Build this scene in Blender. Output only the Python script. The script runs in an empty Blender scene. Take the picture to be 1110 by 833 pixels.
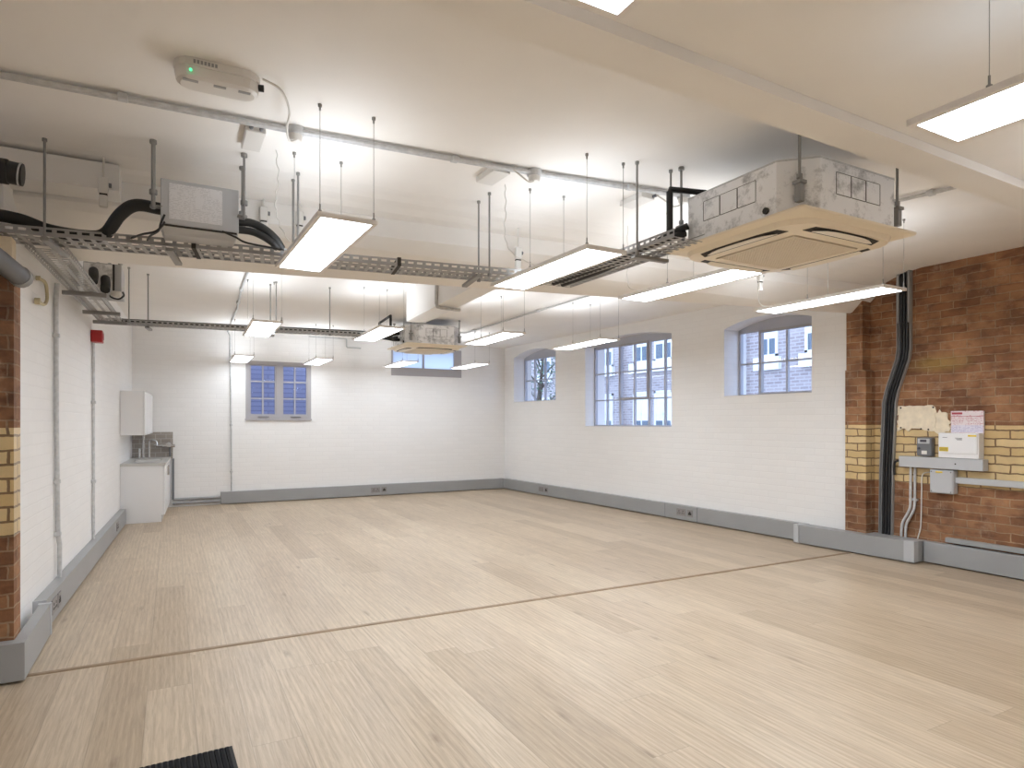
import bpy, bmesh, math, random
from mathutils import Vector, Matrix
random.seed(7)
C = bpy.context.scene.collection
PI = math.pi

# ------------------------------------------------------------------ materials
def mat(name):
    m = bpy.data.materials.new(name); m.use_nodes = True
    nt = m.node_tree; nt.nodes.clear()
    out = nt.nodes.new('ShaderNodeOutputMaterial')
    return m, nt, out

def N(nt, typ, **kw):
    n = nt.nodes.new(typ)
    for k, v in kw.items():
        if k.startswith('i_'):
            key = k[2:]
            key = int(key) if key.isdigit() else key.replace('_', ' ')
            n.inputs[key].default_value = v
        else:
            setattr(n, k, v)
    return n

def col(c):
    return (c[0], c[1], c[2], 1.0)

def simple(name, c, rough=0.5, metal=0.0, noise=0.0, nscale=20.0, bump=0.0, spec=0.5):
    m, nt, out = mat(name)
    b = N(nt, 'ShaderNodeBsdfPrincipled')
    b.inputs['Base Color'].default_value = col(c)
    b.inputs['Roughness'].default_value = rough
    b.inputs['Metallic'].default_value = metal
    b.inputs['Specular IOR Level'].default_value = spec
    nt.links.new(b.outputs[0], out.inputs[0])
    if noise or bump:
        g = N(nt, 'ShaderNodeNewGeometry')
        n = N(nt, 'ShaderNodeTexNoise'); n.inputs['Scale'].default_value = nscale; n.inputs['Detail'].default_value = 4
        nt.links.new(g.outputs['Position'], n.inputs['Vector'])
        if noise:
            r = N(nt, 'ShaderNodeValToRGB')
            r.color_ramp.elements[0].position = 0.3; r.color_ramp.elements[1].position = 0.7
            r.color_ramp.elements[0].color = col([x * (1 - noise) for x in c])
            r.color_ramp.elements[1].color = col([min(1, x * (1 + noise)) for x in c])
            nt.links.new(n.outputs['Fac'], r.inputs[0]); nt.links.new(r.outputs[0], b.inputs['Base Color'])
        if bump:
            bp = N(nt, 'ShaderNodeBump'); bp.inputs['Strength'].default_value = bump; bp.inputs['Distance'].default_value = 0.005
            nt.links.new(n.outputs['Fac'], bp.inputs['Height']); nt.links.new(bp.outputs[0], b.inputs['Normal'])
    return m

def emis(name, c, s):
    m, nt, out = mat(name)
    e = N(nt, 'ShaderNodeEmission'); e.inputs[0].default_value = col(c); e.inputs[1].default_value = s
    nt.links.new(e.outputs[0], out.inputs[0])
    return m

def wall_uv(nt):
    """(x+y, z) of the world position: runs along any of the room's walls"""
    g = N(nt, 'ShaderNodeNewGeometry'); s = N(nt, 'ShaderNodeSeparateXYZ')
    nt.links.new(g.outputs['Position'], s.inputs[0])
    a = N(nt, 'ShaderNodeMath', operation='ADD')
    nt.links.new(s.outputs[0], a.inputs[0]); nt.links.new(s.outputs[1], a.inputs[1])
    c = N(nt, 'ShaderNodeCombineXYZ')
    nt.links.new(a.outputs[0], c.inputs[0]); nt.links.new(s.outputs[2], c.inputs[1])
    return g, s, c

def brick_node(nt, vec, c1, c2, mo, w=0.235, h=0.078, mortar=0.006, smooth=0.3):
    b = N(nt, 'ShaderNodeTexBrick')
    b.inputs['Color1'].default_value = col(c1); b.inputs['Color2'].default_value = col(c2); b.inputs['Mortar'].default_value = col(mo)
    b.inputs['Scale'].default_value = 1.0; b.inputs['Mortar Size'].default_value = mortar
    b.inputs['Mortar Smooth'].default_value = smooth; b.inputs['Brick Width'].default_value = w; b.inputs['Row Height'].default_value = h
    nt.links.new(vec, b.inputs['Vector'])
    return b

def distort(nt, g, c, amount=0.012, scale=6.0):
    n = N(nt, 'ShaderNodeTexNoise'); n.inputs['Scale'].default_value = scale; n.inputs['Detail'].default_value = 3
    nt.links.new(g.outputs['Position'], n.inputs['Vector'])
    sub = N(nt, 'ShaderNodeVectorMath', operation='SUBTRACT'); sub.inputs[1].default_value = (0.5, 0.5, 0.5)
    nt.links.new(n.outputs['Color'], sub.inputs[0])
    sc = N(nt, 'ShaderNodeVectorMath', operation='SCALE'); sc.inputs['Scale'].default_value = amount
    nt.links.new(sub.outputs[0], sc.inputs[0])
    ad = N(nt, 'ShaderNodeVectorMath', operation='ADD')
    nt.links.new(c.outputs[0], ad.inputs[0]); nt.links.new(sc.outputs[0], ad.inputs[1])
    return ad

def mat_white_brick():
    m, nt, out = mat('painted_brick')
    g, s, c = wall_uv(nt); ad = distort(nt, g, c)
    br = brick_node(nt, ad.outputs[0], (0.84, 0.83, 0.82), (0.86, 0.85, 0.84), (0.83, 0.82, 0.81), mortar=0.008, smooth=0.8)
    b = N(nt, 'ShaderNodeBsdfPrincipled'); b.inputs['Roughness'].default_value = 0.55
    nt.links.new(br.outputs['Color'], b.inputs['Base Color'])
    n = N(nt, 'ShaderNodeTexNoise'); n.inputs['Scale'].default_value = 30; n.inputs['Detail'].default_value = 5
    nt.links.new(g.outputs['Position'], n.inputs['Vector'])
    mx = N(nt, 'ShaderNodeMath', operation='MULTIPLY_ADD'); mx.inputs[1].default_value = 0.7
    nt.links.new(n.outputs['Fac'], mx.inputs[0])
    inv = N(nt, 'ShaderNodeMath', operation='SUBTRACT'); inv.inputs[0].default_value = 1.0
    nt.links.new(br.outputs['Fac'], inv.inputs[1]); nt.links.new(inv.outputs[0], mx.inputs[2])
    bp = N(nt, 'ShaderNodeBump'); bp.inputs['Strength'].default_value = 0.16; bp.inputs['Distance'].default_value = 0.005
    nt.links.new(mx.outputs[0], bp.inputs['Height']); nt.links.new(bp.outputs[0], b.inputs['Normal'])
    nt.links.new(b.outputs[0], out.inputs[0])
    return m

def mat_brick():
    m, nt, out = mat('old_brick')
    g, s, c = wall_uv(nt); ad = distort(nt, g, c, 0.028, 9)
    red = brick_node(nt, ad.outputs[0], (0.215, 0.098, 0.048), (0.365, 0.195, 0.103), (0.38, 0.265, 0.175), mortar=0.006, smooth=0.4)
    crm = brick_node(nt, ad.outputs[0], (0.62, 0.45, 0.22), (0.72, 0.56, 0.31), (0.24, 0.15, 0.08), mortar=0.007, smooth=0.15)
    # soot, limewash and wear
    n1 = N(nt, 'ShaderNodeTexNoise'); n1.inputs['Scale'].default_value = 3.2; n1.inputs['Detail'].default_value = 6; n1.inputs['Roughness'].default_value = 0.65
    nt.links.new(g.outputs['Position'], n1.inputs['Vector'])
    r1 = N(nt, 'ShaderNodeValToRGB'); r1.color_ramp.elements[0].position = 0.32; r1.color_ramp.elements[1].position = 0.70
    r1.color_ramp.elements[0].color = (0.52, 0.47, 0.46, 1); r1.color_ramp.elements[1].color = (1.25, 1.18, 1.05, 1)
    nt.links.new(n1.outputs['Fac'], r1.inputs[0])
    mul = N(nt, 'ShaderNodeMix', data_type='RGBA', blend_type='MULTIPLY'); mul.inputs[0].default_value = 1.0
    nt.links.new(red.outputs['Color'], mul.inputs[6]); nt.links.new(r1.outputs[0], mul.inputs[7])
    # odd single bricks, darker
    n2 = N(nt, 'ShaderNodeTexNoise'); n2.inputs['Scale'].default_value = 9; n2.inputs['Detail'].default_value = 2
    st = N(nt, 'ShaderNodeMapping'); st.inputs['Scale'].default_value = (0.6, 1.5, 1)
    nt.links.new(c.outputs[0], st.inputs['Vector']); nt.links.new(st.outputs[0], n2.inputs['Vector'])
    r2 = N(nt, 'ShaderNodeValToRGB'); r2.color_ramp.elements[0].position = 0.36; r2.color_ramp.elements[1].position = 0.46
    r2.color_ramp.elements[0].color = (0.55, 0.45, 0.42, 1); r2.color_ramp.elements[1].color = (1, 1, 1, 1)
    nt.links.new(n2.outputs['Fac'], r2.inputs[0])
    mul2 = N(nt, 'ShaderNodeMix', data_type='RGBA', blend_type='MULTIPLY'); mul2.inputs[0].default_value = 0.55
    nt.links.new(mul.outputs[2], mul2.inputs[6]); nt.links.new(r2.outputs[0], mul2.inputs[7])
    # pale bloom
    n3 = N(nt, 'ShaderNodeTexNoise'); n3.inputs['Scale'].default_value = 5.5; n3.inputs['Detail'].default_value = 8; n3.inputs['Roughness'].default_value = 0.75
    of = N(nt, 'ShaderNodeVectorMath', operation='ADD'); of.inputs[1].default_value = (3.3, 9.1, 1.7)
    nt.links.new(g.outputs['Position'], of.inputs[0]); nt.links.new(of.outputs[0], n3.inputs['Vector'])
    r3 = N(nt, 'ShaderNodeValToRGB'); r3.color_ramp.elements[0].position = 0.55; r3.color_ramp.elements[1].position = 0.75
    r3.color_ramp.elements[0].color = (0, 0, 0, 1); r3.color_ramp.elements[1].color = (0.55, 0.55, 0.55, 1)
    nt.links.new(n3.outputs['Fac'], r3.inputs[0])
    mx3 = N(nt, 'ShaderNodeMix', data_type='RGBA'); mx3.inputs[7].default_value = (0.48, 0.35, 0.25, 1)
    nt.links.new(r3.outputs[0], mx3.inputs[0]); nt.links.new(mul2.outputs[2], mx3.inputs[6])
    # mossy yellow stain
    d = N(nt, 'ShaderNodeVectorMath', operation='SUBTRACT'); d.inputs[1].default_value = (6.66, 3.45, 1.98)
    nt.links.new(g.outputs['Position'], d.inputs[0])
    ds = N(nt, 'ShaderNodeVectorMath', operation='MULTIPLY'); ds.inputs[1].default_value = (1, 2.2, 6.5)
    nt.links.new(d.outputs[0], ds.inputs[0])
    ln = N(nt, 'ShaderNodeVectorMath', operation='LENGTH'); nt.links.new(ds.outputs[0], ln.inputs[0])
    mr = N(nt, 'ShaderNodeMapRange'); mr.inputs[1].default_value = 0.75; mr.inputs[2].default_value = 0.15; mr.inputs[3].default_value = 0; mr.inputs[4].default_value = 0.75
    nt.links.new(ln.outputs['Value'], mr.inputs[0])
    mm = N(nt, 'ShaderNodeMath', operation='MULTIPLY'); nt.links.new(mr.outputs[0], mm.inputs[0]); nt.links.new(n3.outputs['Fac'], mm.inputs[1])
    mx4 = N(nt, 'ShaderNodeMix', data_type='RGBA'); mx4.inputs[7].default_value = (0.40, 0.30, 0.06, 1)
    nt.links.new(mm.outputs[0], mx4.inputs[0]); nt.links.new(mx3.outputs[2], mx4.inputs[6])
    # glazed cream band between 0.78 and 1.37 m
    gt = N(nt, 'ShaderNodeMath', operation='GREATER_THAN'); gt.inputs[1].default_value = 0.775
    lt = N(nt, 'ShaderNodeMath', operation='LESS_THAN'); lt.inputs[1].default_value = 1.368
    nt.links.new(s.outputs[2], gt.inputs[0]); nt.links.new(s.outputs[2], lt.inputs[0])
    band = N(nt, 'ShaderNodeMath', operation='MULTIPLY'); nt.links.new(gt.outputs[0], band.inputs[0]); nt.links.new(lt.outputs[0], band.inputs[1])
    mul5 = N(nt, 'ShaderNodeMix', data_type='RGBA', blend_type='MULTIPLY'); mul5.inputs[0].default_value = 0.35
    nt.links.new(crm.outputs['Color'], mul5.inputs[6]); nt.links.new(r1.outputs[0], mul5.inputs[7])
    fin = N(nt, 'ShaderNodeMix', data_type='RGBA')
    nt.links.new(band.outputs[0], fin.inputs[0]); nt.links.new(mx4.outputs[2], fin.inputs[6]); nt.links.new(mul5.outputs[2], fin.inputs[7])
    b = N(nt, 'ShaderNodeBsdfPrincipled')
    nt.links.new(fin.outputs[2], b.inputs['Base Color'])
    rg = N(nt, 'ShaderNodeMapRange'); rg.inputs[3].default_value = 0.8; rg.inputs[4].default_value = 0.3
    nt.links.new(band.outputs[0], rg.inputs[0]); nt.links.new(rg.outputs[0], b.inputs['Roughness'])
    inv = N(nt, 'ShaderNodeMath', operation='SUBTRACT'); inv.inputs[0].default_value = 1.0; nt.links.new(red.outputs['Fac'], inv.inputs[1])
    ma = N(nt, 'ShaderNodeMath', operation='MULTIPLY_ADD'); ma.inputs[1].default_value = 0.8
    nt.links.new(n3.outputs['Fac'], ma.inputs[0]); nt.links.new(inv.outputs[0], ma.inputs[2])
    bp = N(nt, 'ShaderNodeBump'); bp.inputs['Strength'].default_value = 0.7; bp.inputs['Distance'].default_value = 0.008
    nt.links.new(ma.outputs[0], bp.inputs['Height']); nt.links.new(bp.outputs[0], b.inputs['Normal'])
    nt.links.new(b.outputs[0], out.inputs[0])
    return m

def mat_floor():
    m, nt, out = mat('oak_planks')
    L = nt.links.new
    g = N(nt, 'ShaderNodeNewGeometry'); s = N(nt, 'ShaderNodeSeparateXYZ'); L(g.outputs['Position'], s.inputs[0])
    def M(op, a, b=None, c=None):
        n = N(nt, 'ShaderNodeMath', operation=op)
        for i, v in enumerate((a, b, c)):
            if v is None: continue
            if isinstance(v, (int, float)): n.inputs[i].default_value = v
            else: L(v, n.inputs[i])
        return n.outputs[0]
    W, LEN = 0.208, 2.3
    u = M('DIVIDE', M('ADD', s.outputs[0], 20.075), W)
    row = M('FLOOR', u)
    wn = N(nt, 'ShaderNodeTexWhiteNoise', noise_dimensions='1D'); L(row, wn.inputs['W'])
    v = M('DIVIDE', M('ADD', M('ADD', s.outputs[1], 30.0), M('MULTIPLY', wn.outputs['Value'], 9.0)), LEN)
    idx = M('FLOOR', v)
    cid = N(nt, 'ShaderNodeCombineXYZ'); L(row, cid.inputs[0]); L(idx, cid.inputs[1])
    w2 = N(nt, 'ShaderNodeTexWhiteNoise', noise_dimensions='2D'); L(cid.outputs[0], w2.inputs['Vector'])
    base = N(nt, 'ShaderNodeValToRGB')
    e = base.color_ramp.elements
    e[0].position = 0.0; e[0].color = (0.455, 0.355, 0.245, 1)
    e[1].position = 1.0; e[1].color = (0.585, 0.480, 0.350, 1)
    k = e.new(0.35); k.color = (0.525, 0.418, 0.298, 1)
    k = e.new(0.7); k.color = (0.555, 0.447, 0.322, 1)
    L(w2.outputs['Value'], base.inputs[0])
    # grain, shifted for each plank
    off = N(nt, 'ShaderNodeVectorMath', operation='SCALE'); off.inputs['Scale'].default_value = 13.0; L(w2.outputs['Color'], off.inputs[0])
    pos = N(nt, 'ShaderNodeVectorMath', operation='ADD'); L(g.outputs['Position'], pos.inputs[0]); L(off.outputs[0], pos.inputs[1])
    mp = N(nt, 'ShaderNodeMapping'); mp.inputs['Scale'].default_value = (42, 2.2, 1); L(pos.outputs[0], mp.inputs['Vector'])
    gr = N(nt, 'ShaderNodeTexNoise'); gr.inputs['Scale'].default_value = 2.0; gr.inputs['Detail'].default_value = 6; gr.inputs['Roughness'].default_value = 0.65; gr.inputs['Distortion'].default_value = 0.6
    L(mp.outputs[0], gr.inputs['Vector'])
    gr_r = N(nt, 'ShaderNodeValToRGB'); gr_r.color_ramp.elements[0].position = 0.34; gr_r.color_ramp.elements[1].position = 0.62
    gr_r.color_ramp.elements[0].color = (0.78, 0.755, 0.73, 1); gr_r.color_ramp.elements[1].color = (1.06, 1.06, 1.07, 1)
    L(gr.outputs['Fac'], gr_r.inputs[0])
    mu = N(nt, 'ShaderNodeMix', data_type='RGBA', blend_type='MULTIPLY'); mu.inputs[0].default_value = 0.9
    L(base.outputs[0], mu.inputs[6]); L(gr_r.outputs[0], mu.inputs[7])
    # cathedral figure
    mp2 = N(nt, 'ShaderNodeMapping'); mp2.inputs['Scale'].default_value = (6.0, 0.30, 1); L(pos.outputs[0], mp2.inputs['Vector'])
    wv = N(nt, 'ShaderNodeTexWave', wave_type='BANDS', bands_direction='X'); wv.inputs['Scale'].default_value = 1.6; wv.inputs['Distortion'].default_value = 7.0
    wv.inputs['Detail'].default_value = 3; wv.inputs['Detail Scale'].default_value = 0.9
    L(mp2.outputs[0], wv.inputs['Vector'])
    wr = N(nt, 'ShaderNodeValToRGB'); wr.color_ramp.elements[0].color = (0.86, 0.83, 0.80, 1); wr.color_ramp.elements[1].color = (1.04, 1.04, 1.04, 1)
    L(wv.outputs['Fac'], wr.inputs[0])
    mu2 = N(nt, 'ShaderNodeMix', data_type='RGBA', blend_type='MULTIPLY'); mu2.inputs[0].default_value = 0.6
    L(mu.outputs[2], mu2.inputs[6]); L(wr.outputs[0], mu2.inputs[7])
    # knots and smoky patches
    mp3 = N(nt, 'ShaderNodeMapping'); mp3.inputs['Scale'].default_value = (6.0, 1.6, 1); L(pos.outputs[0], mp3.inputs['Vector'])
    vo = N(nt, 'ShaderNodeTexVoronoi'); vo.inputs['Scale'].default_value = 1.0; L(mp3.outputs[0], vo.inputs['Vector'])
    kr = N(nt, 'ShaderNodeValToRGB'); kr.color_ramp.elements[0].position = 0.02; kr.color_ramp.elements[1].position = 0.14
    kr.color_ramp.elements[0].color = (0.42, 0.36, 0.33, 1); kr.color_ramp.elements[1].color = (1, 1, 1, 1)
    vs = N(nt, 'ShaderNodeSeparateXYZ'); L(vo.outputs['Color'], vs.inputs[0])
    far = M('MULTIPLY', M('LESS_THAN', vs.outputs[0], 0.42), 1.0)
    wob = N(nt, 'ShaderNodeTexNoise'); wob.inputs['Scale'].default_value = 14; L(mp3.outputs[0], wob.inputs['Vector'])
    L(M('ADD', M('ADD', vo.outputs['Distance'], M('MULTIPLY', M('SUBTRACT', wob.outputs['Fac'], 0.5), 0.12)), far), kr.inputs[0])
    mu3 = N(nt, 'ShaderNodeMix', data_type='RGBA', blend_type='MULTIPLY'); mu3.inputs[0].default_value = 0.62
    L(mu2.outputs[2], mu3.inputs[6]); L(kr.outputs[0], mu3.inputs[7])
    n4 = N(nt, 'ShaderNodeTexNoise'); n4.inputs['Scale'].default_value = 2.2; n4.inputs['Detail'].default_value = 3
    mp4 = N(nt, 'ShaderNodeMapping'); mp4.inputs['Scale'].default_value = (3.4, 0.55, 1); L(pos.outputs[0], mp4.inputs['Vector']); L(mp4.outputs[0], n4.inputs['Vector'])
    r4 = N(nt, 'ShaderNodeValToRGB'); r4.color_ramp.elements[0].position = 0.33; r4.color_ramp.elements[1].position = 0.55
    r4.color_ramp.elements[0].color = (0.82, 0.80, 0.80, 1); r4.color_ramp.elements[1].color = (1, 1, 1, 1)
    L(n4.outputs['Fac'], r4.inputs[0])
    mu4 = N(nt, 'ShaderNodeMix', data_type='RGBA', blend_type='MULTIPLY'); mu4.inputs[0].default_value = 0.4
    L(mu3.outputs[2], mu4.inputs[6]); L(r4.outputs[0], mu4.inputs[7])
    # seams
    fu = M('FRACT', u); du = M('MULTIPLY', M('MINIMUM', fu, M('SUBTRACT', 1.0, fu)), W)
    fv = M('FRACT', v); dv = M('MULTIPLY', M('MINIMUM', fv, M('SUBTRACT', 1.0, fv)), LEN)
    dm = M('MINIMUM', du, dv)
    mr = N(nt, 'ShaderNodeMapRange'); mr.inputs[1].default_value = 0.0006; mr.inputs[2].default_value = 0.0030; mr.inputs[3].default_value = 0.76; mr.inputs[4].default_value = 1.0
    L(dm, mr.inputs[0])
    mu5 = N(nt, 'ShaderNodeMix', data_type='RGBA', blend_type='MULTIPLY'); mu5.inputs[0].default_value = 1.0
    L(mu4.outputs[2], mu5.inputs[6]); L(mr.outputs[0], mu5.inputs[7])
    b = N(nt, 'ShaderNodeBsdfPrincipled'); L(mu5.outputs[2], b.inputs['Base Color'])
    b.inputs['Roughness'].default_value = 0.38; b.inputs['Specular IOR Level'].default_value = 0.5
    hb = M('ADD', M('MULTIPLY', gr.outputs['Fac'], 0.25), mr.outputs[0])
    bp = N(nt, 'ShaderNodeBump'); bp.inputs['Strength'].default_value = 0.25; bp.inputs['Distance'].default_value = 0.002
    L(hb, bp.inputs['Height']); L(bp.outputs[0], b.inputs['Normal'])
    L(b.outputs[0], out.inputs[0])
    return m

def mat_galv():
    m, nt, out = mat('galvanised_steel')
    g = N(nt, 'ShaderNodeNewGeometry')
    n = N(nt, 'ShaderNodeTexNoise'); n.inputs['Scale'].default_value = 9; n.inputs['Detail'].default_value = 7; n.inputs['Roughness'].default_value = 0.7
    nt.links.new(g.outputs['Position'], n.inputs['Vector'])
    r = N(nt, 'ShaderNodeValToRGB'); r.color_ramp.elements[0].position = 0.34; r.color_ramp.elements[1].position = 0.50
    r.color_ramp.elements[0].color = (0.42, 0.425, 0.43, 1); r.color_ramp.elements[1].color = (0.90, 0.90, 0.91, 1)
    nt.links.new(n.outputs['Fac'], r.inputs[0])
    b = N(nt, 'ShaderNodeBsdfPrincipled'); b.inputs['Metallic'].default_value = 0.1; b.inputs['Roughness'].default_value = 0.42
    nt.links.new(r.outputs[0], b.inputs['Base Color']); nt.links.new(b.outputs[0], out.inputs[0])
    return m

def mat_print(name, paper, ink, lh=0.011, ww=0.03, amount=0.38):
    """a printed sheet: lines of unreadable small print as in the photograph"""
    m, nt, out = mat(name)
    g, s, c = wall_uv(nt)
    br = N(nt, 'ShaderNodeTexBrick'); br.inputs['Scale'].default_value = 1; br.inputs['Brick Width'].default_value = ww; br.inputs['Row Height'].default_value = lh
    br.inputs['Mortar Size'].default_value = lh * 0.27; br.inputs['Mortar Smooth'].default_value = 0.2
    nt.links.new(c.outputs[0], br.inputs['Vector'])
    n = N(nt, 'ShaderNodeTexNoise'); n.inputs['Scale'].default_value = 90; n.inputs['Detail'].default_value = 1
    nt.links.new(g.outputs['Position'], n.inputs['Vector'])
    n2 = N(nt, 'ShaderNodeTexNoise'); n2.inputs['Scale'].default_value = 11; nt.links.new(g.outputs['Position'], n2.inputs['Vector'])
    gt = N(nt, 'ShaderNodeMath', operation='GREATER_THAN'); gt.inputs[1].default_value = 0.47; nt.links.new(n.outputs['Fac'], gt.inputs[0])
    gt2 = N(nt, 'ShaderNodeMath', operation='GREATER_THAN'); gt2.inputs[1].default_value = 0.42; nt.links.new(n2.outputs['Fac'], gt2.inputs[0])
    inv = N(nt, 'ShaderNodeMath', operation='SUBTRACT'); inv.inputs[0].default_value = amount; nt.links.new(br.outputs['Fac'], inv.inputs[1])
    inv.use_clamp = True
    a = N(nt, 'ShaderNodeMath', operation='MULTIPLY'); nt.links.new(gt.outputs[0], a.inputs[0]); nt.links.new(inv.outputs[0], a.inputs[1])
    a2 = N(nt, 'ShaderNodeMath', operation='MULTIPLY'); nt.links.new(gt2.outputs[0], a2.inputs[0]); nt.links.new(a.outputs[0], a2.inputs[1])
    mx = N(nt, 'ShaderNodeMix', data_type='RGBA'); mx.inputs[6].default_value = col(paper); mx.inputs[7].default_value = col(ink)
    nt.links.new(a2.outputs[0], mx.inputs[0])
    b = N(nt, 'ShaderNodeBsdfPrincipled'); b.inputs['Roughness'].default_value = 0.5
    nt.links.new(mx.outputs[2], b.inputs['Base Color']); nt.links.new(b.outputs[0], out.inputs[0])
    return m

def mat_tiles(name, c1, c2, mo, w, h, mortar):
    m, nt, out = mat(name)
    g, s, c = wall_uv(nt)
    br = brick_node(nt, c.outputs[0], c1, c2, mo, w, h, mortar, 0.1)
    b = N(nt, 'ShaderNodeBsdfPrincipled'); b.inputs['Roughness'].default_value = 0.3
    nt.links.new(br.outputs['Color'], b.inputs['Base Color']); nt.links.new(b.outputs[0], out.inputs[0])
    return m

def mat_glass(name, tint=(1, 1, 1), gloss=0.08):
    m, nt, out = mat(name)
    t = N(nt, 'ShaderNodeBsdfTransparent'); t.inputs[0].default_value = col(tint)
    gl = N(nt, 'ShaderNodeBsdfGlossy'); gl.inputs['Roughness'].default_value = 0.03
    mx = N(nt, 'ShaderNodeMixShader'); mx.inputs[0].default_value = gloss
    nt.links.new(t.outputs[0], mx.inputs[1]); nt.links.new(gl.outputs[0], mx.inputs[2]); nt.links.new(mx.outputs[0], out.inputs[0])
    return m

def mat_frosted(name, c, trans=0.8):
    m, nt, out = mat(name)
    t = N(nt, 'ShaderNodeBsdfTranslucent'); t.inputs[0].default_value = col(c)
    gl = N(nt, 'ShaderNodeBsdfDiffuse'); gl.inputs[0].default_value = col([x * 0.6 for x in c])
    mx = N(nt, 'ShaderNodeMixShader'); mx.inputs[0].default_value = 1 - trans
    nt.links.new(t.outputs[0], mx.inputs[1]); nt.links.new(gl.outputs[0], mx.inputs[2]); nt.links.new(mx.outputs[0], out.inputs[0])
    return m

def mat_ribs(name, c, c2, per):
    m, nt, out = mat(name)
    g = N(nt, 'ShaderNodeNewGeometry'); s = N(nt, 'ShaderNodeSeparateXYZ'); nt.links.new(g.outputs['Position'], s.inputs[0])
    w = N(nt, 'ShaderNodeTexNoise'); w.inputs['Scale'].default_value = 120; nt.links.new(g.outputs['Position'], w.inputs['Vector'])
    mx = N(nt, 'ShaderNodeMix', data_type='RGBA'); mx.inputs[6].default_value = col(c); mx.inputs[7].default_value = col(c2)
    nt.links.new(w.outputs['Fac'], mx.inputs[0])
    b = N(nt, 'ShaderNodeBsdfPrincipled'); b.inputs['Roughness'].default_value = 0.95; b.inputs['Specular IOR Level'].default_value = 0.1
    nt.links.new(mx.outputs[2], b.inputs['Base Color']); nt.links.new(b.outputs[0], out.inputs[0])
    return m

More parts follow.
